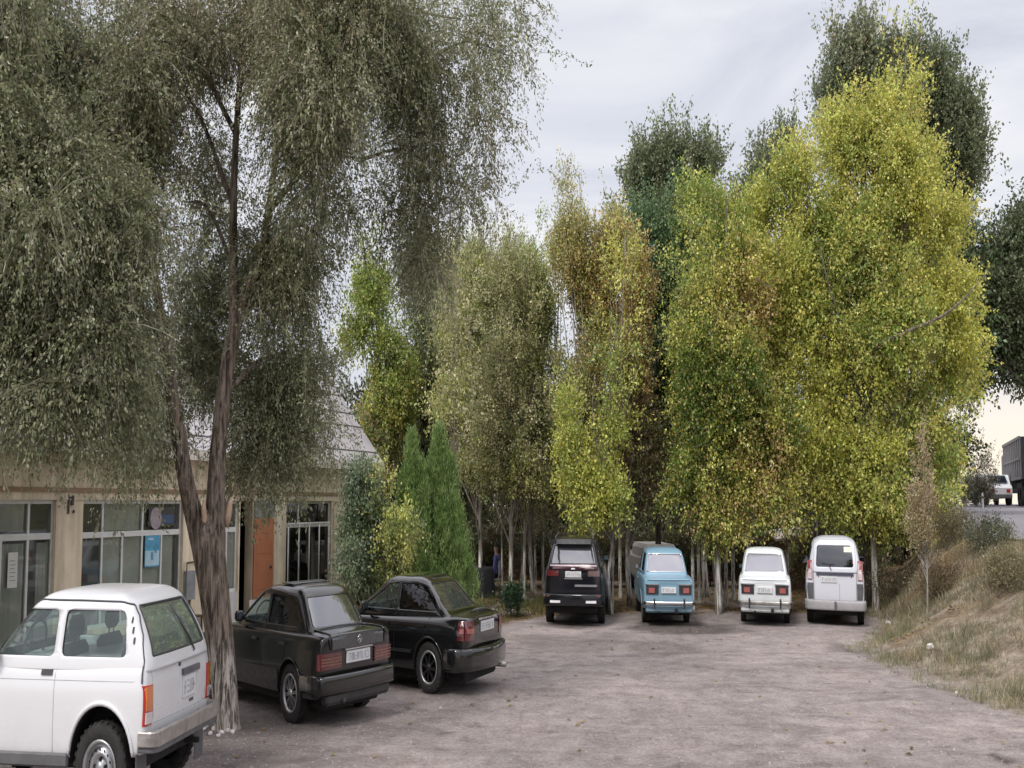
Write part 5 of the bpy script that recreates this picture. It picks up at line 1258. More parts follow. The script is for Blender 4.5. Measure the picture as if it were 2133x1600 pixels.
def make_person():
    """seated figure in the shade left of the SUV, and the dark covered table in front"""
    simple('skin', (.42, .26, .19), .6); simple('cloth_blue', (.10, .11, .28), .9, var=.25); simple('cloth_dark', (.02, .02, .025), .9); simple('hair', (.015, .012, .01), .6); simple('chair_grey', (.25, .25, .24), .7)
    q = at(1034, 1150, 31.5); x0, d = q[0], 31.5
    r = thing('person', 'person in a blue jacket sitting on a chair in the shade of the trees', 'person', (x0, d, .05), R(70))
    # joints (local: x right, y forward)
    J = [((0, 0, .50), .13), ((0, -.03, .68), .13), ((0, -.03, .86), .15), ((0, -.01, .96), .10), ((0, 0, 1.02), .055), ((0, .02, 1.10), .085), ((0, .02, 1.18), .095), ((0, .01, 1.25), .06)]
    E = [(0, 1), (1, 2), (2, 3), (3, 4), (4, 5), (5, 6), (6, 7)]
    for sd in (-1, 1):
        b = len(J); J += [((sd * .10, .05, .48), .085), ((sd * .13, .43, .50), .065), ((sd * .13, .45, .26), .055), ((sd * .13, .44, .06), .04), ((sd * .13, .58, .04), .03)]
        E += [(0, b), (b, b + 1), (b + 1, b + 2), (b + 2, b + 3), (b + 3, b + 4)]
        b = len(J); J += [((sd * .19, -.02, .92), .06), ((sd * .24, .02, .68), .045), ((sd * .17, .25, .60), .035), ((sd * .14, .33, .60), .03)]
        E += [(3, b), (b, b + 1), (b + 1, b + 2), (b + 2, b + 3)]
        for k in range(4): J.append(((sd * .14 + (k - 1.5) * .02, .41 - .01 * abs(k - 1), .575), .009)); E.append((b + 3, len(J) - 1))
    me = bpy.data.meshes.new('person'); me.from_pydata([j[0] for j in J], E, []); o = bpy.data.objects.new('w', me); COL.objects.link(o)
    o.modifiers.new('s', 'SKIN')
    for i, (p, rad) in enumerate(J): me.skin_vertices[0].data[i].radius = (rad, rad)
    me.skin_vertices[0].data[0].use_root = True
    md = o.modifiers.new('u', 'SUBSURF'); md.levels = 2; md.render_levels = 2
    dg = bpy.context.evaluated_depsgraph_get(); dg.update(); m2 = bpy.data.meshes.new_from_object(o.evaluated_get(dg)); bpy.data.objects.remove(o)
    V, Fc, _, _ = me_arrays(m2)
    mi = []
    for f in Fc:
        c = V[list(f)].mean(0); mi.append(0 if c[2] > 1.0 or (c[1] > .30 and .54 < c[2] < .66) else (1 if c[2] > .56 else 2))
    mb = MB(); mb.add(V, Fc, 0, True); mb.M = mi; b = mb.build('body', ['skin', 'cloth_blue', 'cloth_dark'], r)
    mb = MB(); mb.lathe([(-.02, .098), (.03, .102), (.08, .085), (.11, .04), (.115, 0)], 'z', (0, -.005, 1.20), 16); mb.build('hair', ['hair'], r)
    ch = thing('chair', 'plain grey chair under the seated person', 'chair', (x0, d, .05), R(70))
    mb = MB(); mb.box((-.22, -.18, .38), (.22, .24, .42), bev=.01); mb.build('seat', ['chair_grey'], ch)
    mb = MB(); mb.box((-.22, -.22, .50), (.22, -.18, .85), bev=.01); mb.build('backrest', ['chair_grey'], ch)
    for x in (-.2, .2):
        for y, t in ((-.18, .8), (.22, .40)): mb = MB(); mb.tube([(x, y, 0), (x, y, t)], .018, 6); mb.build('leg', ['chair_grey'], ch)
    q = at(996, 1200, 30.8); tb = thing('covered_table', 'round table under a black cover in front of the seated person', 'table', (q[0], 30.8, .04))
    mb = MB(); n = 28; V = []
    for z, rr, am in ((0, .52, .07), (.3, .50, .05), (.68, .47, .02), (.74, .44, 0), (.76, .2, 0)):
        V += [(rr * (1 + am * math.sin(9 * k * 2 * math.pi / n)) * math.cos(k * 2 * math.pi / n) * 1.3, rr * (1 + am * math.sin(9 * k * 2 * math.pi / n)) * math.sin(k * 2 * math.pi / n), z) for k in range(n)]
    Fc = [(i * n + j, i * n + (j + 1) % n, (i + 1) * n + (j + 1) % n, (i + 1) * n + j) for i in range(4) for j in range(n)] + [tuple(4 * n + j for j in range(n))]
    mb.add(V, Fc, 0, True); mb.build('table_cover', ['cloth_dark'], tb)
    mb = MB(); mb.tube([(0, 0, 0), (0, 0, .73)], .05, 8); mb.build('table_leg', ['metal_grey'], tb)
# ================================================================== TREES
def unit(v): return v / (np.linalg.norm(v, axis=-1, keepdims=True) + 1e-9)
def leaf_quads(P, A, L, W, rng, flop=.25):
    """rhombic leaves: P base points, A long axis, L length, W width (wide metres)"""
    n = len(P); r = unit(rng.normal(size=(n, 3))); S = unit(np.cross(A, r)); Nn = np.cross(S, A)
    L = np.broadcast_to(L, (n,))[:, None]; W = np.broadcast_to(W, (n,))[:, None]
    a = P; c = P + A * L; m = P + A * L * .45 + Nn * L * flop * .4
    V = np.stack([a, m + S * W * .5, c, m - S * W * .5], 1).reshape(-1, 3)
    V[:, 0] *= SX
    return V
def pick(pal, w, n, rng, P=None, seed=0, patch=.5):
    """colour index per cluster, patches of one hue drifting through the crown"""
    w = np.array(w, float); w /= w.sum(); cum = np.cumsum(w)
    u = rng.random(n)
    if P is not None:
        f = wave(P[:, 0] + P[:, 1] * .3, P[:, 2], patch, seed); f = (f - f.min()) / (np.ptp(f) + 1e-6); u = .6 * f + .4 * u; u = (np.argsort(np.argsort(u)) + .5) / n
    return np.minimum(np.searchsorted(cum, u), len(w) - 1)
def blob(px, py, d, rx, ry, rd=None, w=1.):
    c = at(px, py, d); X = rx * 1.1 * d / (F * SX); Z = ry * d / F
    return (c, np.array([X, rd if rd else max(.5, min(X, Z) * .8), Z]), w)
def split_blobs(blobs, rng, k=9, q=.44, up=.25):
    """each mass of foliage is a handful of smaller boughs"""
    o = []
    for c, r, w in blobs:
        if w < .3: o.append((c, r, w)); continue
        for i in range(k):
            dv = unit(rng.normal(size=3)); p = c + dv * r * rng.random() ** .45 * .82
            f = q * rng.uniform(.65, 1.25); rr = r * f * np.array([1, 1, 1.0 + up * rng.random()])
            o.append((p, np.maximum(rr, .12), w * rng.uniform(.75, 1.3)))
    return o
def sample_blobs(blobs, n, rng, surf=.42):
    vol = np.array([b[1].prod() ** .75 * b[2] for b in blobs]); vol /= vol.sum(); k = rng.choice(len(blobs), n, p=vol)
    C = np.array([b[0] for b in blobs])[k]; Rr = np.array([b[1] for b in blobs])[k]
    dv = unit(rng.normal(size=(n, 3))); rad = rng.random(n)[:, None] ** surf * (1 + .10 * rng.normal(size=(n, 1)))
    return C + dv * Rr * rad, dv, k
LIMIT = 1.0
def tree(name, label, cat, base, trunk, blobs, pal, wts, nclus, per, leaf=(.07, .045), clr=.30, axis=(0, 0, .5), bark_m='bark_grey', tr=.16, group=None, seed=1, limbs=26, patch=.5, elong=1.3, flop=.25, leaf_m='leaf', bare=0, spread_leaf=.9, extra=None, zmin=.4):
    """base = ground point (wide), trunk = [(px,py,d,r)...] path or None"""
    rng = np.random.default_rng(seed)
    r = thing(name, label, cat, tuple(base), 0., group); B0 = np.array(base, float)
    if nclus > 200: nclus = int(nclus * .95); per = int(per * 1.3); clr *= .92
    if nclus > 200:
        tall = sorted([b for b in blobs if b[2] > .3], key=lambda b: -(b[0][2] + b[1][2]))[:3]; wis = []
        if cat == 'tree':
            for k in range(9):
                c_, r_, w_ = tall[k % len(tall)]; hw = .12 + .10 * rng.random(); hh = .5 + .7 * rng.random()
                wis.append((c_ + np.array([rng.uniform(-.75, .75) * r_[0], rng.uniform(-.5, .5) * r_[1], r_[2] * rng.uniform(.75, 1.0)]), np.array([hw, hw, hh]), .55))
        blobs = split_blobs(blobs, rng, 9, .37, .5) + wis
    P, dv, kb = sample_blobs(blobs, nclus, rng)
    P[:, 2] = np.maximum(P[:, 2], base[2] + zmin)
    # trunk and limbs
    mb = MB(); T = np.array(trunk, float) if trunk is not None else None
    if T is None:
        top = max(b[0][2] + b[1][2] * .6 for b in blobs); cx = np.mean([b[0][0] for b in blobs if b[2] >= .5] or [blobs[0][0][0]]); cy = np.mean([b[0][1] for b in blobs])
        t = np.linspace(0, 1, 7); path = np.c_[base[0] + (cx - base[0]) * t ** 1.4 + .08 * rng.normal(size=7) * (t > 0), base[1] + (cy - base[1]) * t, base[2] - .1 + (top - base[2]) * t]
        path = spline(path, 20); rad = tr * (1 - .88 * np.linspace(0, 1, 20)); rad[0] *= 1.35
    else:
        path = spline(T[:, :3], 26); rad = np.interp(np.linspace(0, len(T) - 1, 26), range(len(T)), T[:, 3])
    mb.tube(path - B0, rad, 12)
    idx = rng.choice(len(P), min(limbs, len(P)), replace=False)
    for i in idx:
        e = P[i]; zz = base[2] + (e[2] - base[2]) * rng.uniform(.35, .8); j = int(np.argmin(abs(path[:, 2] - zz))); s = path[j]
        mid = s * .45 + e * .55 + np.array([0, 0, -.12 * np.linalg.norm(e - s)]) + rng.normal(size=3) * .08
        r0 = min(rad[j] * .55, .012 + .016 * np.linalg.norm(e - s)); pp = spline([s, mid, e], 7)
        mb.tube(pp - B0, r0 * (1 - .8 * np.linspace(0, 1, 7)), 6, cap=False)
    if extra: 
        for pp, r0 in extra: pp = spline(np.array(pp, float), 14); mb.tube(pp - B0, r0 * (1 - .85 * np.linspace(0, 1, 14)), 8, cap=False)
    mb.build('trunk', [bark_m], r)
    # leaves
    ci = pick(pal, wts, nclus, rng, P, seed, patch); pal = np.array(pal)
    wv = np.array([blobs[k][2] for k in kb]); ax0 = np.array(axis, float)
    nt_ = np.maximum(1, (per / 11. * (.5 + rng.random(nclus)) * wv + rng.random(nclus) * .8)).astype(int); K = np.repeat(np.arange(nclus), nt_); m = len(K)
    st = P[K] + rng.normal(size=(m, 3)) * clr * .45
    dr = unit(dv[K] * .9 + ax0 * 1.1 + .55 * rng.normal(size=(m, 3)))
    ln = clr * 1.55 * (.5 + .9 * rng.random(m)) * (1 + (elong - 1) * .5)
    V, c, PP = twig_leaves(st - B0, dr, ln, rng, clr * 1.55 / 11., leaf, pal, wts, -.12 * ax0[2] + .05, seed, patch, ci=ci[K], off=.035 + leaf[0] * .35, flop=flop)
    n = len(c); sel = rng.random(m) < .35; TV, tn = twig_quads(PP[sel], .0045 + .00012 * np.linalg.norm(B0[:2]), rng)
    tc = np.tile(np.array([[.22, .19, .14]]), (tn, 1)) * (.6 + .6 * rng.random((tn, 1)))
    me = quads_mesh('crown', np.vstack([V, TV]), n + tn, [leaf_m], np.vstack([c, tc]))
    o = link('crown', me, r)
    return n

def twig_leaves(starts, dirs, lens, rng, step, leaf, pal, wts, droop, seed=3, patch=.5, keep=1., ci=None, off=.03, flop=.3):
    """hanging twigs: returns leaf verts, colours, twig polylines"""
    n = len(starts); m = 9; t = np.linspace(0, 1, m)
    D = unit(dirs); P = np.empty((n, m, 3)); P[:, 0] = starts; cur = D.copy(); seg = (lens / (m - 1))[:, None]
    for i in range(1, m):
        cur = unit(cur + np.array([0, 0, -droop]) + .10 * rng.normal(size=(n, 3))); P[:, i] = P[:, i - 1] + cur * seg
    cnt = np.maximum(4, lens / step).astype(int); K = np.repeat(np.arange(n), cnt); N = len(K)
    u = rng.random(N) ** .85 * (m - 1.001); i = u.astype(int); f = (u - i)[:, None]
    Q = P[K, i] * (1 - f) + P[K, i + 1] * f; T = unit(P[K, i + 1] - P[K, i])
    A = unit(T * .9 + unit(rng.normal(size=(N, 3))) * .75 + np.array([0, 0, -.15]))
    Q = Q + off * rng.normal(size=(N, 3))
    Ln = leaf[0] * (.6 + .8 * rng.random(N)); Wd = leaf[1] * (.6 + .8 * rng.random(N))
    V = leaf_quads(Q, A, Ln, Wd, rng, flop)
    pal = np.array(pal); ci = pick(pal, wts, n, rng, starts, seed, patch) if ci is None else ci; c = pal[ci[K]]
    sw = rng.random(N) < .25; c = np.where(sw[:, None], pal[rng.integers(0, len(pal), N)], c)
    c = c * (.8 + .4 * rng.random(n))[K][:, None] * (.7 + .6 * rng.random((N, 1))) * (1 + .04 * rng.normal(size=(N, 3)))
    return V, c, P

def twig_quads(PP, w, rng):
    if len(PP) == 0: return np.zeros((0, 3)), 0
    PP = PP[:, ::2]; sd = unit(rng.normal(size=(len(PP), 1, 3))) * w
    a = PP[:, :-1] - sd; b = PP[:, 1:] - sd * .6; c2 = PP[:, 1:] + sd * .6; d2 = PP[:, :-1] + sd
    TV = np.stack([a, b, c2, d2], 2).reshape(-1, 3).copy(); TV[:, 0] *= SX
    return TV, len(TV) // 4

def big_tree():
    rng = np.random.default_rng(5); D0 = gd(1520)
    base = on_ground(472, 1518); r = thing('elm_tree', 'huge grey-green tree with forked trunk and limewashed foot, filling the upper left of the view', 'tree', (base[0], base[1], 0)); B0 = np.array([base[0], base[1], 0.])
    def path(pts): return np.array([at(px, py, D0 + dd) for px, py, dd in pts])
    K = F * SX / D0
    def limb(mb, pts, wpx, n, seg=26, amp=.06):
        p = spline(path(pts), n) - B0; w = np.interp(np.linspace(0, len(wpx) - 1, n), range(len(wpx)), wpx) / 2 / K
        # ridged bark: displaced tube
        an = np.arange(seg) * 2 * math.pi / seg; T = np.gradient(p, axis=0); T = unit(T); V = []
        u = np.array([1., 0, 0])
        ph = rng.uniform(0, 6, 5)
        for i in range(n):
            u = u - T[i] * (u @ T[i]); u /= np.linalg.norm(u); v = np.cross(T[i], u); z = p[i][2]
            k = 1 + amp * (np.sin(an * 7 + 1.3 * math.sin(z * 1.1 + ph[0]) + ph[1]) * .5 + np.sin(an * 11 + 2 * math.sin(z * .8 + ph[2])) * .35 + .25 * np.sin(an * 3 + z * 1.5 + ph[3]))
            V += list(p[i] + (np.cos(an) * w[i] * k)[:, None] * u + (np.sin(an) * w[i] * k)[:, None] * v)
        Fc = [(i * seg + j, i * seg + (j + 1) % seg, (i + 1) * seg + (j + 1) % seg, (i + 1) * seg + j) for i in range(n - 1) for j in range(seg)]
        mb.add(V, Fc, 0, True); return p
    mb = MB()
    limb(mb, [(474, 1532, 0), (472, 1500, 0), (465, 1400, 0), (454, 1300, 0), (442, 1200, 0), (432, 1130, 0), (428, 1085, 0), (428, 1060, 0)], [56, 50, 49, 53, 58, 62, 46, 18], 70, 44, .05)
    L1 = limb(mb, [(432, 1190, 0), (412, 1100, -.05), (396, 1040, -.15), (382, 970, -.3), (371, 890, -.4), (354, 790, -.5), (335, 660, -.7), (310, 500, -.9), (280, 330, -1.0)], [40, 38, 32, 29, 27, 23, 18, 12, 6], 60)
    L2 = limb(mb, [(446, 1190, 0), (448, 1100, .05), (451, 1010, .1), (457, 910, .2), (466, 820, .3), (478, 740, .35), (489, 670, .4), (487, 560, .5), (486, 430, .5), (492, 280, .5), (505, 100, .4), (515, -80, .3)], [42, 40, 35, 31, 29, 28, 26, 18, 16, 13, 10, 6], 80)
    L3 = limb(mb, [(484, 700, .4), (505, 640, .5), (530, 575, .6), (549, 520, .7), (560, 440, .8), (580, 300, 1.), (620, 130, 1.2), (660, -50, 1.3)], [22, 21, 19, 17, 15, 12, 9, 6], 50)
    ends = [(L1, 20), (L2, 30), (L3, 16)]
    br = []
    def branch(s, e, r0, sag=.15):
        m = (np.array(s) + e) / 2 + np.array([0, 0, sag * np.linalg.norm(np.array(e) - s)]); p = spline([s, m, e], 12); mb.tube(p - B0, r0 * (1 - .8 * np.linspace(0, 1, 12)), 8, cap=False); br.append(p)
    W = lambda px, py, dd: at(px, py, D0 + dd)
    for s, e, r0 in [((300, 450, -.9), (120, 330, -2.2), .05), ((345, 720, -.6), (180, 620, -2.4), .05), ((310, 500, -.9), (60, 560, -3.2), .05), ((335, 660, -.7), (40, 780, -2.8), .04), ((487, 560, .5), (380, 420, 1.5), .04), ((486, 430, .5), (330, 150, .8), .045), ((492, 280, .5), (250, -20, -.5), .045),
                     ((560, 440, .8), (760, 330, .5), .045), ((580, 300, 1.), (860, 160, 1.2), .05), ((545, 530, .7), (700, 520, -.4), .04), ((600, 200, 1.), (960, 40, 1.), .05), ((860, 160, 1.2), (1070, 120, .8), .025), ((760, 330, .5), (930, 380, .6), .025), ((500, 180, .4), (660, 60, -1.5), .035), ((470, 820, .3), (620, 760, 1.4), .035),
                     ((355, 780, -.5), (260, 800, 1.2), .03), ((489, 670, .4), (640, 640, 2.2), .04), ((620, 130, 1.2), (800, -60, 0), .04), ((280, 330, -1), (100, 60, -1.5), .04), ((505, 100, .4), (420, -120, 0), .03), ((700, 260, -1.2), (648, 80, -1.4), .018), ((700, 262, -1.2), (790, 268, -1.1), .014)]:
        branch(W(*s), W(*e), r0)
    mb.build('trunk', ['bark_big'], r)
    for px, py, rr, dx in ((430, 1058, .05, -.05), (474, 1052, .055, .09)):
        p = W(px, py + 25, -.12) - B0; st = MB(); st.tube([p + np.array([0, 0, -.10]), p + np.array([dx * .3, -.045, .0]), p + np.array([dx * .6, -.06, .12]), p + np.array([dx * .7, -.02, .2])], [rr * .4, rr * .9, rr * .8, rr * .3], 12, rough=.08); st.build('cut_stub', ['cut_wood'], r)
    # foliage regions: px, py, depth offset, rx, ry, depth radius, weight
    G = [(60, 120, -1.5, 190, 200, 1.5, 1.2), (60, 430, -2.2, 170, 200, 1.2, 1.3), (60, 720, -2.3, 170, 170, 1.0, 1.3), (230, 600, -1.8, 120, 200, 1.0, 1.0), (240, 830, -1.2, 110, 110, .9, 1.0),
         (220, 180, -.5, 150, 190, 1.4, 1.0), (230, 390, 0, 100, 130, 1.2, .7), (360, 60, .5, 120, 110, 1.5, .8), (330, 250, 1, 90, 90, 1.2, .55), (560, 90, .5, 130, 150, 1.6, 1.0), (440, 420, 1.5, 60, 200, 1, .55),
         (700, 130, -.3, 150, 180, 1.6, 1.2), (640, 330, -.5, 120, 150, 1.3, 1.1), (590, 620, 1.2, 100, 160, 1.1, 1.1), (620, 790, 1.6, 80, 110, 1.0, .9), (560, 860, 1.4, 90, 120, 1.0, 1.0), (430, 760, 1.9, 100, 130, .8, 1.0), (430, 620, 1.8, 90, 80, .8, .8), (560, 960, 1.6, 110, 70, .8, .9), (640, 940, 1.4, 50, 60, .7, .35),
         (840, 160, .6, 130, 170, 1.4, .9), (860, 380, .6, 80, 140, 1.1, 1.0), (870, 560, 1.0, 60, 110, .9, .9), (960, 160, .8, 90, 140, 1.2, .45), (1040, 90, .8, 80, 90, 1.0, .28), (1010, 300, 1.0, 60, 110, .9, .30), (1080, 170, .7, 45, 60, .6, .14), (960, 450, 1.0, 55, 80, .8, .5), (1040, 460, 1.1, 40, 60, .6, .15),
         (300, 960, -.3, 60, 80, .6, .5), (140, 880, -2.0, 110, 60, .8, .8), (20, 880, -2.3, 70, 70, .8, .6), (730, 470, .8, 60, 90, .8, .35), (330, 900, 1.2, 60, 90, .8, .6)]
    # a thin halo so that the outline frays into single sprays
    G += [(1100, 70, .8, 50, 60, .6, .10), (1010, 30, .8, 90, 60, .6, .3), (700, 900, 1.2, 40, 80, .5, .22), (690, 1010, 1.3, 30, 60, .5, .2), (520, 1020, 1.2, 80, 40, .5, .4), (270, 1010, -.4, 50, 50, .4, .2)]
    blobs = [(at(px, py, D0 + dd), np.array([rx / K, rd, ry * D0 / F]), w) for px, py, dd, rx, ry, rd, w in G]
    blobs = split_blobs(blobs, rng, 11, .33, .35)
    area = np.array([b[1][0] * b[1][2] * b[2] for b in blobs]); tot = 30000; n_each = (area / area.sum() * tot).astype(int)
    S = []; DV = []; WT = []
    for b, ne in zip(blobs, n_each):
        dv = unit(rng.normal(size=(ne, 3))); S.append(b[0] + dv * b[1] * rng.random((ne, 1)) ** .5); DV.append(dv)
    S = np.vstack(S); DV = np.vstack(DV); lens = .28 + .5 * rng.random(len(S)) + .5 * rng.random(len(S)) ** 4
    S[:, 2] += lens * .35
    dirs = DV * np.array([1, 1, .5]) + .5 * rng.normal(size=DV.shape) + np.array([0, 0, -.1])
    pal = [(.29, .31, .175), (.22, .245, .12), (.38, .40, .26), (.155, .175, .08), (.42, .41, .28), (.28, .25, .145)]
    left = S[:, 0] < W(250, 0, 0)[0]
    V, c, P = twig_leaves(S - B0, dirs, lens, rng, .030, (.049, .024), pal, [3, 3, 2, 2, 1, .7], .11, 3, .6)
    n = len(c)
    # thin twigs
    sel = rng.random(len(P)) < .6; TV, tn = twig_quads(P[sel], .0055, rng)
    tc = np.tile(np.array([[.30, .27, .20]]), (tn, 1)) * (.7 + .6 * rng.random((tn, 1)))
    me = quads_mesh('crown', np.vstack([V, TV]), n + tn, ['leaf'], np.vstack([c, tc])); link('crown', me, r)
    return n + tn

def tree_mats():
    leaf_mat('leaf', .38, .05); leaf_mat('chips', 0, .02)
    bark('bark_big', (.045, .034, .026), (.27, .22, .175), .9, .80, (.60, .56, .50)); bark('bark_grey', (.07, .06, .05), (.24, .21, .17)); bark('bark_lime', (.13, .11, .09), (.32, .29, .25), .95, 1.05, (.80, .78, .74), 10)
    bark('bark_dark', (.03, .025, .02), (.10, .085, .07)); bark('bark_pale', (.22, .20, .17), (.48, .45, .41))
    simple('cut_wood', (.46, .33, .24), .8, var=.25, vs=14); simple('shed_wood', (.20, .13, .09), .9, var=.3); simple('shed_pale', (.50, .42, .34), .85, var=.25, vs=8); simple('lorry_grey', (.15, .145, .15), .6, var=.15)

def make_trees():
    tot = big_tree()
    YG = [(.60, .59, .14), (.52, .55, .14), (.68, .66, .19), (.40, .47, .12), (.66, .58, .18), (.27, .35, .085)]
    OR = [(.62, .47, .19), (.50, .38, .16), (.52, .49, .15), (.42, .45, .13), (.64, .53, .24)]
    TEAL = [(.13, .23, .11), (.18, .28, .13), (.09, .16, .08), (.25, .33, .14)]
    OL = [(.40, .42, .21), (.50, .48, .27), (.31, .34, .15), (.57, .53, .31), (.47, .50, .17)]
    GR = [(.32, .41, .10), (.42, .49, .13), (.20, .27, .07), (.46, .45, .13)]
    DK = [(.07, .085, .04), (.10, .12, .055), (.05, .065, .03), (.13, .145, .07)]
    DK2 = [(.20, .235, .13), (.26, .30, .17), (.15, .18, .095), (.34, .35, .21)]
    def gb(px, d): p = at(px, 1200, d); return (p[0], d, float(hgt(p[0] * SX, d)))
    # --- big yellow-green poplar on the right
    b = gb(1800, 28.5); Bl = lambda d: (lambda *a, **k: blob(a[0], a[1], d + (a[4] if len(a) > 4 else 0), a[2], a[3], **k))
    B = Bl(28)
    bl = [B(1780, 560, 110, 170), B(1690, 470, 100, 110), B(1860, 480, 110, 170), B(1830, 300, 105, 130), B(1885, 190, 55, 100, w=.5), B(1905, 90, 30, 70, w=.18), B(1760, 760, 150, 150, -.5), B(1900, 700, 110, 150, -1), B(1965, 640, 70, 90, -.5), B(1800, 960, 130, 110, -.8), B(1935, 930, 60, 120, -.8), B(1650, 620, 80, 110), B(1700, 900, 90, 110, -.5), B(1640, 360, 70, 80), B(1740, 330, 80, 110, 1), B(1980, 780, 60, 80, -.5), B(1880, 1080, 80, 70, -.5), B(1800, 1080, 70, 50, -.3), B(1700, 1050, 70, 70), B(1950, 1090, 40, 70, -.6), B(1605, 430, 50, 80, .5), B(1595, 560, 55, 110, .3), B(1600, 720, 60, 110, .3), B(1960, 500, 50, 70), B(2000, 720, 40, 70, -.4)]
    ex = [([at(1812, 760, 27), at(1830, 720, 26.4), at(1880, 695, 26), at(1960, 660, 25.8), at(2010, 620, 25.6), at(2060, 565, 25.5)], .07), ([at(1812, 800, 27.4), at(1740, 640, 27), at(1700, 480, 27)], .06)]
    tot += tree('poplar_tree', 'tallest yellow-green poplar, standing on the right above the van and bank', 'tree', b, [(b[0], b[1], b[2] - .1, .26), (*at(1805, 950, 28.3), .2), (*at(1822, 780, 27.8), .17), (*at(1835, 600, 28), .13), (*at(1860, 350, 28), .08), (*at(1890, 100, 28), .02)], bl, YG, [4, 3, 2, 2, 1, 1.4], 2200, 78, (.082, .062), .34, (0, 0, .35), 'bark_grey', seed=11, limbs=80, extra=ex, patch=.9)
    # --- orange and green tree
    b = gb(1500, 27.5); B = Bl(27.2)
    bl = [B(1510, 600, 60, 110), B(1540, 720, 90, 120), B(1480, 850, 85, 140, -.4), B(1550, 960, 110, 110, -.5), B(1440, 1040, 60, 70, -.4), B(1600, 1060, 80, 60, -.5), B(1500, 500, 40, 70, .5, w=.6), B(1450, 700, 45, 90), B(1600, 850, 70, 100), B(1500, 1090, 80, 45, -.6)]
    tot += tree('maple_tree', 'orange and green tinged tree right behind the gap between blue and white saloons', 'tree', b, None, bl, OR[:3] + YG[:2] + [(.10, .17, .03), (.15, .22, .035)], [1.3, .8, 1.5, 2, 1.5, 2, 2], 1150, 80, (.076, .058), .32, (0, 0, .3), 'bark_lime', .15, seed=12, patch=.7)
    b = gb(1470, 31); B = Bl(31)
    tot += tree('poplar_tree', 'yellow-topped poplar rising behind the orange and green tree', 'tree', b, None, [B(1450, 450, 50, 60), B(1500, 470, 45, 60), B(1540, 540, 50, 90), B(1480, 620, 60, 120)], [YG[0], YG[2], YG[3], YG[5]], [3, 2, 1.5, 1], 300, 60, (.09, .07), .32, (0, 0, .4), 'bark_lime', .12, seed=13)
    b = gb(1370, 32); B = Bl(31.5)
    tot += tree('dark_green_tree', 'rounded bluish-green tree between the brownish and orange trees', 'tree', b, None, [B(1385, 510, 65, 75), B(1350, 600, 65, 110), B(1420, 580, 50, 90), B(1380, 740, 60, 110), B(1330, 500, 50, 60), B(1400, 860, 50, 130)], TEAL, [3, 3, 2, 1], 600, 70, (.10, .055), .34, (0, 0, .1), 'bark_dark', .14, seed=14)
    # --- slender brownish poplars
    b = gb(1235, 30); B = Bl(29.5)
    tot += tree('brown_poplar', 'slender brownish-orange poplar with bare wispy top, behind the SUV', 'tree', b, None, [B(1200, 560, 38, 110), B(1225, 720, 50, 140), B(1185, 480, 25, 60, w=.6), B(1265, 600, 38, 140), B(1200, 400, 45, 80, w=.07), B(1245, 420, 35, 70, w=.07), B(1190, 870, 40, 110)], OR + [OL[1], OL[0]], [2, 2, 2, 2, 1, 2, 2], 620, 62, (.075, .05), .26, (0, 0, .9), 'bark_pale', .11, seed=15, elong=1.9, limbs=50)
    b = gb(1312, 28.6); B = Bl(28.6)
    tot += tree('brown_poplar', 'russet poplar rising between the SUV and the blue saloon', 'tree', b, None, [B(1320, 760, 42, 150), B(1300, 930, 50, 120), B(1335, 620, 30, 90), B(1345, 980, 40, 110), B(1320, 1060, 50, 50, w=.5)], [OR[0], OR[1], (.20, .14, .09), (.26, .20, .13), OL[0]], [2, 2, 1.6, 1.6, 1.5], 460, 60, (.075, .05), .27, (0, 0, .7), 'bark_lime', .10, seed=16, elong=1.7)
    b = gb(1275, 26.8); B = Bl(26.8)
    tot += tree('yellow_sapling', 'small bright yellow-green tree directly behind the SUV', 'tree', b, None, [B(1215, 990, 50, 90), B(1250, 1060, 60, 50), B(1190, 900, 28, 60, w=.6), B(1280, 1030, 40, 60), B(1270, 900, 35, 60, .5, w=.6)], [YG[0], YG[1], YG[3], GR[1]], [3, 3, 2, 1], 260, 60, (.08, .06), .28, (0, 0, .3), 'bark_lime', .07, seed=17)
    # --- olive poplars in the middle
    for i, (px, d, bb, lab, pl, wt) in enumerate([
        (1065, 29.5, [(1050, 700, 60, 160), (1030, 860, 70, 120), (1070, 980, 70, 90), (1060, 600, 40, 80)], 'grey-olive poplar with pale limewashed trunk left of the SUV', OL, [3, 2, 2, 2, 1]),
        (1000, 30.5, [(985, 660, 55, 140), (970, 800, 60, 130), (1000, 940, 60, 100), (960, 590, 40, 70)], 'yellowish olive poplar between the conifers and the grey-olive poplar', [OL[0], OL[4], YG[1], OL[3]], [3, 3, 2, 1]),
        (1112, 31.0, [(1105, 640, 35, 110), (1110, 780, 35, 150), (1100, 940, 45, 110), (1095, 560, 30, 30)], 'thin olive-green poplar just left of the pale sky gap', [OL[0], OL[4], OL[2], GR[0]], [3, 2, 2, 1]),
        (1160, 31.5, [(1165, 560, 25, 60), (1165, 900, 30, 150), (1150, 1030, 40, 60)], 'sparse grey poplar beside the pale sky gap', [OL[1], OL[3], (.20, .16, .12)], [2, 2, 2]),
        (935, 33.5, [(930, 640, 45, 120), (925, 780, 50, 130), (940, 930, 50, 100)], 'pale olive poplar just right of the pointed conifers, furthest back', [OL[4], OL[0], GR[0], OL[2]], [2, 3, 1, 2]),
        (1085, 34, [(1075, 620, 50, 100), (1085, 780, 55, 140), (1080, 960, 60, 90), (1020, 600, 40, 70)], 'pale olive poplar behind the grey-olive one', [OL[1], OL[4], YG[3], OL[0]], [2, 2, 2, 2])]):
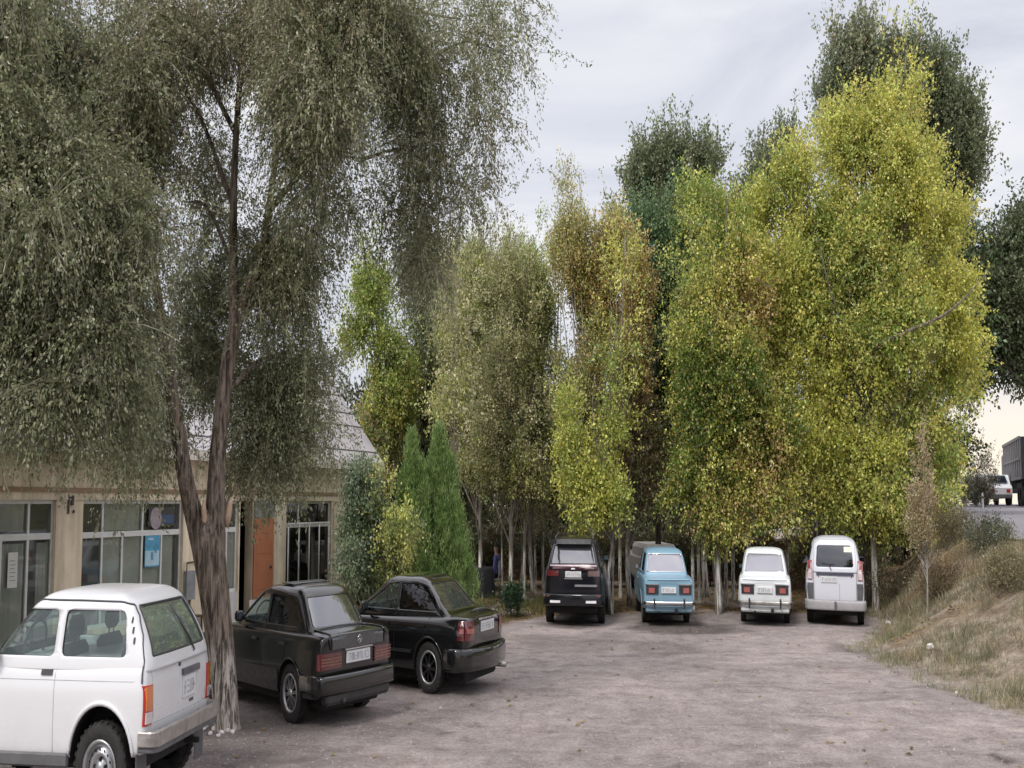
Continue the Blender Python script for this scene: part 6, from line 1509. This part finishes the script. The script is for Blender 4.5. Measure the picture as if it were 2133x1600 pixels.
        b = gb(px, d); B = Bl(d); tot += tree('olive_poplar', lab, 'tree', b, None, [B(*q) for q in bb], pl, wt, 120 if i == 3 else 430, 62, (.075, .045), .26, (0, 0, .6), 'bark_lime', .09, 'poplars behind the parking ground', seed=20 + i, elong=1.7, zmin=1.9)
    b = gb(800, 31); B = Bl(31)
    tot += tree('green_poplar', 'bright fresh-green tree right of the shop roof', 'tree', b, None, [B(775, 620, 45, 90), B(805, 760, 50, 130), B(745, 710, 40, 60), B(790, 900, 40, 90), B(840, 860, 40, 110), B(770, 560, 25, 40, w=.5)], GR + [OR[1]], [3, 3, 2, 1.3, .6], 430, 62, (.085, .06), .28, (0, 0, .4), 'bark_grey', .12, seed=31)
    b = gb(880, 32.5); B = Bl(32.5)
    tot += tree('dark_green_tree', 'dark olive tree behind the two pointed conifers', 'tree', b, None, [B(870, 560, 50, 140), B(880, 740, 60, 150), B(900, 900, 60, 110), B(940, 820, 50, 130), B(920, 1000, 60, 110), B(990, 1040, 60, 70)], DK2 + [OL[0]], [3, 2, 3, 1.4, 1], 620, 66, (.085, .05), .30, (0, 0, .1), 'bark_dark', .16, seed=32)
    # --- conifers
    def conifer(px, pbase, ptop, hw, d, lab, seed):
        rng = np.random.default_rng(seed); b = gb(px, d); r = thing('conifer', lab, 'conifer', b, 0, 'pointed green conifers'); zt = at(px, ptop, d)[2]; H = zt - b[2]; Rw = hw * d / (F * SX)
        mb = MB(); mb.tube([(0, 0, -.05), (0, 0, H * .9)], [.07, .01], 8); mb.build('trunk', ['bark_dark'], r)
        lead = np.array([(0, 0, 1, .60), (-.42, .1, .78, .42), (.45, -.1, .84, .42), (.1, -.4, .66, .5), (-.18, .35, .9, .42), (-.66, -.2, .52, .38), (.68, .2, .58, .38)]); li = rng.choice(7, 3000, p=[.30, .13, .14, .13, .12, .09, .09])
        n = 3000; t = rng.random(n) ** .8; a = rng.random(n) * 6.283; rad = Rw * (1 - t) ** .75 * (.55 + .45 * np.sin(np.minimum(1, t * 6) * 1.57)) * (.45 + .68 * rng.random(n) ** .5) * (1 + .28 * np.sin(a * 3 + t * 9) + .14 * np.sin(a * 7 - t * 15))
        C = np.c_[np.cos(a) * rad * lead[li, 3] + lead[li, 0] * Rw * (1 - .35 * t), np.sin(a) * rad * lead[li, 3] + lead[li, 1] * Rw * (1 - .35 * t), .12 + t * (H - .12) * lead[li, 2]]; per = 16; K = np.repeat(np.arange(n), per)
        up = unit(np.c_[np.cos(a) * .35, np.sin(a) * .35, np.ones(n)])[K]; P = C[K] + rng.normal(size=(n * per, 3)) * np.array([.05, .05, .05]) + up * (rng.random((n * per, 1)) * .16)
        A = unit(up + .35 * rng.normal(size=(n * per, 3))); V = leaf_quads(P, A, .06 + .05 * rng.random(n * per), .018, rng)
        pal = np.array([(.20, .32, .09), (.26, .39, .12), (.15, .24, .07), (.32, .42, .15)]); c = pal[rng.integers(0, 4, n)][K] * (.7 + .5 * rng.random((n * per, 1)))
        link('crown', quads_mesh('crown', V, n * per, ['leaf'], c), r); return n * per
    tot += conifer(856, 1230, 915, 66, 23.0, 'shorter of the two pointed bright green conifers, nearer the shop', 41)
    tot += conifer(912, 1240, 900, 88, 23.6, 'broader of the two pointed bright green conifers, nearer the parked SUV', 42)
    # --- shrubs at the shop corner
    b = gb(742, 22.5); B = Bl(22.3)
    tot += tree('climbing_shrub', 'dark bluish-green climbing shrub at the right corner of the shop', 'shrub', b, None, [B(752, 1020, 26, 55), B(758, 1110, 34, 80), B(732, 1150, 16, 45, -1.0, w=.5), B(765, 1180, 36, 45)], [(.17, .23, .14), (.24, .31, .18), (.12, .16, .10), (.32, .37, .20)], [3, 3, 2, 1], 420, 60, (.07, .04), .20, (0, 0, -.2), 'bark_dark', .05, seed=51, zmin=.3)
    b = gb(822, 21.5); B = Bl(21.5)
    tot += tree('yellow_shrub', 'yellow-green shrub in front of the pointed conifers', 'shrub', b, None, [B(838, 1110, 26, 40), B(800, 1010, 16, 50, .6, w=.6), B(815, 1170, 34, 36, w=.7), B(785, 1090, 18, 50, .5, w=.6)], [YG[1], OL[4], (.20, .25, .08), (.14, .18, .06), OR[2]], [2, 2, 2, 2, 1], 190, 34, (.065, .045), .17, (0, 0, .1), 'bark_dark', .04, seed=52, zmin=.2)
    # fence-like thin stems under them
    # --- slender whitewashed trunks
    for i, (px, d, rr, lab) in enumerate([(1046, 30.6, .035, 'thinnest limewashed trunk beside the seated person'), (1092, 29.8, .05, 'limewashed trunk second to the right of the seated person'), (1116, 32.0, .04, 'limewashed trunk third to the right of the seated person'), (1274, 27.6, .05, 'leaning pale trunk just right of the SUV'),
                                       (1292, 30.5, .06, 'pale trunk between SUV and blue saloon, further back'), (1443, 27.6, .055, 'pale trunk just right of the blue saloon'), (1456, 29.0, .05, 'second pale trunk right of the blue saloon'), (1496, 26.9, .09, 'thickest whitewashed trunk, midway between blue and white saloons'),
                                       (1512, 28.5, .06, 'whitewashed trunk directly right of the thickest one'), (1527, 30.0, .06, 'whitewashed trunk just left of the white saloon'), (1823, 27.4, .10, 'pale trunk just right of the van'), (942, 27.5, .03, 'thin bare stem behind the glossy black saloon'), (1131, 34.0, .05, 'dim trunk close to the left side of the SUV'), (1560, 33, .09, 'dark trunk behind the white saloon'), (1700, 31, .10, 'dark trunk behind the van'), (1640, 30, .05, 'thin trunk between white saloon and van')]):
        b = gb(px, d); rng = np.random.default_rng(60 + i); H = rng.uniform(7, 9); lean = rng.normal() * .25
        B = lambda z, x, rz: (np.array([b[0] + lean * z / H + x, d + .2 * rng.normal(), z]), np.array([.75, .7, rz]), 1.)
        tr_path = [(b[0], d, b[2] - .1, rr * 1.25), (b[0] + lean * .1, d, 1.2, rr), (b[0] + lean * .45, d, 3.6, rr * .8), (b[0] + lean, d, H, .015)]
        pl = [OL, YG[:4] + [GR[2]], DK2 + [OL[0]]][0 if px < 1200 else (1 if px < 1540 else 2)]
        tot += tree('slender_tree', lab, 'tree', b, tr_path, [B(4.3, .1, 1.2), B(6.0, -.1, 1.3), B(H - .6, 0, .8)], pl, [1] * len(pl), 90, 50, (.08, .055), .30, (0, 0, .4), 'bark_lime', group='slender whitewashed trees', seed=60 + i, limbs=14, zmin=2.6)
    # --- brown dry sapling on the bank
    h0 = hit(1932, 1283); d = h0[1]; B = Bl(d)
    tot += tree('dry_sapling', 'young tree with dry brown leaves on the bank right of the van', 'tree', tuple(h0), [(h0[0], d, h0[2] - .05, .022), (*at(1931, 1180, d), .018), (*at(1926, 1050, d), .013), (*at(1922, 860, d), .004)], [B(1924, 1050, 20, 100, rd=.3), B(1912, 1100, 22, 50, rd=.3), B(1926, 930, 11, 70, rd=.2, w=.7)], [(.42, .32, .20), (.34, .25, .14), (.48, .40, .26), (.36, .32, .16)], [2, 2, 2, 1], 150, 34, (.045, .028), .10, (0, 0, .8), 'bark_pale', seed=81, limbs=30, zmin=1.2)
    # --- undergrowth along the wall
    for i, (px, d, lab) in enumerate([(1020, 34.5, 'dark bush behind the seated person'), (1135, 35.2, 'dark bush in front of the brick wall, left of the SUV'), (1225, 34.8, 'dark bush seen over the roof of the SUV'), (1310, 35.5, 'dark bush in front of the brick wall, right of the SUV'), (1405, 35.0, 'dark bush seen over the roof of the blue saloon'), (1480, 35.4, 'dark bush behind the whitewashed trunks'), (1565, 34.9, 'dark bush seen over the roof of the white saloon'), (1700, 33.0, 'dark bush behind the van'), (1780, 32.0, 'dark bush at the foot of the tallest yellow-green poplar')]):
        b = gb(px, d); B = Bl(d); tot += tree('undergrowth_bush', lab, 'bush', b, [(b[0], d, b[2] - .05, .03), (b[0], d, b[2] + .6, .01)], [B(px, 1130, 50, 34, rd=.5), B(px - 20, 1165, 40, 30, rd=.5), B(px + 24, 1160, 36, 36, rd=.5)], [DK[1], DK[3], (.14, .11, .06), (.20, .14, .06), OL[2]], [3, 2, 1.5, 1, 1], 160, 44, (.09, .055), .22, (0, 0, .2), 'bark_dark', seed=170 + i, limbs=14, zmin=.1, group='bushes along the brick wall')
    # --- far dark trees
    far = [(1400, 48, [(1400, 370, 75, 75), (1360, 400, 55, 60), (1440, 350, 45, 60), (1400, 480, 110, 60), (1400, 640, 100, 120)], DK2, 'tall dark green tree far behind, rising above the bluish-green one', 640),
           (1560, 50, [(1555, 440, 35, 60), (1600, 380, 40, 70), (1560, 600, 80, 140), (1640, 330, 30, 50, 0)], DK2, 'narrow dark tree far behind, left of the tallest poplar', 360),
           (1870, 46, [(1850, 190, 110, 105), (1975, 300, 70, 120), (1930, 200, 90, 90), (1770, 170, 55, 75), (1940, 400, 90, 90), (1730, 230, 45, 60), (1900, 600, 130, 160), (1990, 350, 50, 90), (1800, 120, 50, 60)], DK2, 'broad dark green tree crowning behind the tallest yellow-green poplar', 1300),
           (2110, 40, [(2120, 620, 75, 130), (2010, 600, 60, 90), (2070, 740, 80, 60), (2120, 500, 40, 55), (2010, 720, 55, 70), (2150, 760, 60, 50), (2050, 660, 60, 90), (1985, 640, 45, 110), (2000, 500, 40, 50)], [DK2[0], DK[1], DK2[2], TEAL[1]], 'dark green tree overhanging the road at the right edge', 1150)]
    for i, (px, d, bb, pl, lab, nc) in enumerate(far):
        b = gb(px if px < 2000 else 2290, d); B = Bl(d); tot += tree('far_tree', lab, 'tree', b, None if px < 2000 else [(b[0], d, b[2] - .1, .4), (*at(2280, 900, d), .3), (*at(2250, 600, d), .2), (*at(2240, 400, d), .1)], [B(*q) for q in bb], pl, [3, 3, 2, 1.5], nc, 62, (.15, .10), .52, (0, 0, .9 if i < 3 else .1), 'bark_dark', .25, 'dark trees in the distance', seed=90 + i, elong=2.0 if i < 3 else 1.2, limbs=30 if i < 3 else 3)
    names = ['behind the shop roof', 'behind the green tree beside the shop', 'behind the yellowish olive poplar', 'behind the SUV', 'behind the gap right of the SUV', 'behind the blue saloon', 'behind the white saloon', 'behind the van', 'behind the bank poplar']
    for i, px in enumerate([640, 800, 960, 1120, 1290, 1430, 1570, 1720, 1880]):
        d = 43 + 3 * (i % 3); b = gb(px, d); B = Bl(d)
        hi = {3: 960, 2: 760}.get(i, 800)
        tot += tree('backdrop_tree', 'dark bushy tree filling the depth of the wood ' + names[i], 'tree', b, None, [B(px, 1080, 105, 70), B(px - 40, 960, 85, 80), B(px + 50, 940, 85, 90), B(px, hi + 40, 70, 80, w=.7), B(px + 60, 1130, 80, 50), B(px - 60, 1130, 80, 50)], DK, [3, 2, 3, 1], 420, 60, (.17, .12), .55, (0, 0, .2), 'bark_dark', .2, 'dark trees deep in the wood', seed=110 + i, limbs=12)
    # --- bush by the road and bank shrubs
    b = gb(2040, 56); B = Bl(56)
    tot += tree('roadside_bush', 'pale wispy bush beyond the road beside the lorry', 'bush', b, None, [B(2045, 1000, 22, 40), B(2025, 1025, 30, 20), B(2055, 960, 14, 40, w=.4), B(2030, 1035, 35, 16)], [(.26, .25, .18), (.20, .22, .14), (.33, .30, .22)], [1, 1, 1], 200, 36, (.13, .05), .26, (0, 0, .6), 'bark_grey', .05, seed=131)
    for i, (px, py, rx, ry, lab, pl) in enumerate([(2062, 1120, 34, 26, 'grey-green bush on the upper bank below the road', [(.13, .15, .09), (.20, .21, .12), (.09, .10, .06)]), (1990, 1100, 40, 26, 'brownish low bush under the poplar leaves on the bank', [(.20, .16, .09), (.15, .13, .07), (.26, .22, .11)]),
                                                  (2105, 1190, 34, 30, 'straw-coloured bush on the bank at the right edge', [(.36, .30, .17), (.28, .25, .14), (.22, .19, .10)]), (1870, 1215, 50, 24, 'dark brown undergrowth bush right of the van', [(.11, .08, .05), (.17, .12, .07), (.09, .085, .04)]), (1960, 1220, 40, 26, 'reddish-brown low bush at the foot of the dry sapling', [(.22, .15, .09), (.15, .11, .07), (.28, .22, .12)])]):
        h0 = hit(px, py + ry); B = Bl(h0[1]); tot += tree('bank_bush', lab, 'bush', tuple(h0), [(h0[0], h0[1], h0[2] - .05, .02), (h0[0], h0[1], h0[2] + .3, .008)], [B(px, py, rx, ry, rd=.6)], pl, [1] * 3, 130, 40, (.05, .022), .12, (0, 0, .5), 'bark_grey', seed=141 + i, limbs=20, zmin=.03)
    b = gb(1064, 26.5); B = Bl(26.4)
    tot += tree('low_shrub', 'low dark green shrub on the ground left of the SUV', 'shrub', b, [(b[0], 26.5, 0, .02), (b[0], 26.5, .3, .008)], [B(1066, 1245, 22, 16, rd=.4)], [(.03, .08, .035), (.05, .11, .04), (.02, .05, .02)], [1] * 3, 90, 36, (.06, .03), .10, (0, 0, .6), 'bark_dark', seed=150, limbs=8, zmin=.05)
# ================================================================== LIGHT, SKY, CAMERA
SUN_EL, SUN_AZ = R(50), R(-155)      # azimuth measured from straight ahead (+Y) towards the right
EXPOSURE = 0.66
def make_world():
    w = bpy.data.worlds.new('World'); SC.world = w; w.use_nodes = True; nt = w.node_tree; N, L = nt.nodes, nt.links; N.clear()
    o = N.new('ShaderNodeOutputWorld'); bg = N.new('ShaderNodeBackground'); bg.inputs['Strength'].default_value = .10
    sky = N.new('ShaderNodeTexSky'); sky.sky_type = 'NISHITA'; sky.sun_disc = False; sky.sun_elevation = SUN_EL; sky.sun_rotation = SUN_AZ; sky.air_density = 1.2; sky.dust_density = 3
    tc = N.new('ShaderNodeTexCoord'); sep = N.new('ShaderNodeSeparateXYZ'); L.new(tc.outputs['Generated'], sep.inputs[0])
    # overcast: clouds over the blue sky, brighter towards the zenith
    mp = N.new('ShaderNodeMapping'); mp.inputs['Scale'].default_value = (1, 1, 2.6); L.new(tc.outputs['Generated'], mp.inputs['Vector'])
    n = noise(nt, 3.4, 7, .6, mp.outputs['Vector'], .7)
    cl = ramp(nt, n.outputs['Fac'], [(.34, (4.1, 4.25, 4.8)), (.46, (4.8, 4.9, 5.4)), (.56, (5.4, 5.45, 5.8)), (.68, (6.1, 6.05, 6.15))])
    ze = ramp(nt, sep.outputs['Z'], [(0.0, (.95, .93, .92)), (.10, (1.0, 1., 1.)), (.38, (1., 1., 1.)), (.75, (2.3, 2.2, 2.15))])
    c = mixc(nt, 1., cl.outputs['Color'], ze.outputs['Color'], 'MULTIPLY')
    # warm glow low on the right
    dt = N.new('ShaderNodeVectorMath'); dt.operation = 'DOT_PRODUCT'; dt.inputs[1].default_value = Vector((.40, .915, .06)).normalized(); L.new(tc.outputs['Generated'], dt.inputs[0])
    gl = ramp(nt, dt.outputs['Value'], [(.972, (0, 0, 0)), (.9995, (1, 1, 1))])
    lo = ramp(nt, sep.outputs['Z'], [(.0, (1, 1, 1)), (.03, (1, 1, 1)), (.11, (0, 0, 0))])
    mu = N.new('ShaderNodeMath'); mu.operation = 'MULTIPLY'; L.new(gl.outputs['Color'], mu.inputs[0]); L.new(lo.outputs['Color'], mu.inputs[1])
    c = mixc(nt, mu.outputs[0], c, (7.6, 6.7, 5.5))
    c = mixc(nt, .93, sky.outputs[0], c)
    L.new(c, bg.inputs['Color']); L.new(bg.outputs[0], o.inputs['Surface'])
    sun = bpy.data.lights.new('sun', 'SUN'); sun.energy = 1.5; sun.angle = R(11); sun.color = (1, .95, .88)
    so = bpy.data.objects.new('sun', sun); COL.objects.link(so)
    d = Vector((math.sin(SUN_AZ) * math.cos(SUN_EL), math.cos(SUN_AZ) * math.cos(SUN_EL), math.sin(SUN_EL)))
    so.rotation_euler = d.to_track_quat('Z', 'Y').to_euler()
def make_camera():
    c = bpy.data.cameras.new('camera'); c.sensor_fit = 'HORIZONTAL'; c.sensor_width = 36; c.lens = F / 2133. * 36; c.clip_end = 3000; c.clip_start = .05
    o = bpy.data.objects.new('camera', c); COL.objects.link(o); o.location = (0, 0, CAMZ); o.rotation_euler = (R(90) + TH, 0, 0); SC.camera = o
    v = SC.view_settings; v.view_transform = 'Standard'; v.look = 'None'; v.gamma = 1; v.exposure = EXPOSURE; v.use_curve_mapping = False
    SC.cycles.use_denoising = True; SC.cycles.max_bounces = 6; SC.cycles.diffuse_bounces = 3; SC.cycles.transparent_max_bounces = 12

car_mats(); building_mats(); setting_mats(); tree_mats()
make_trees()
make_setting()
make_building()
make_cars()
far_vehicles(); make_person()
make_world(); make_camera()
for m in list(bpy.data.meshes):
    if m.users == 0: bpy.data.meshes.remove(m)
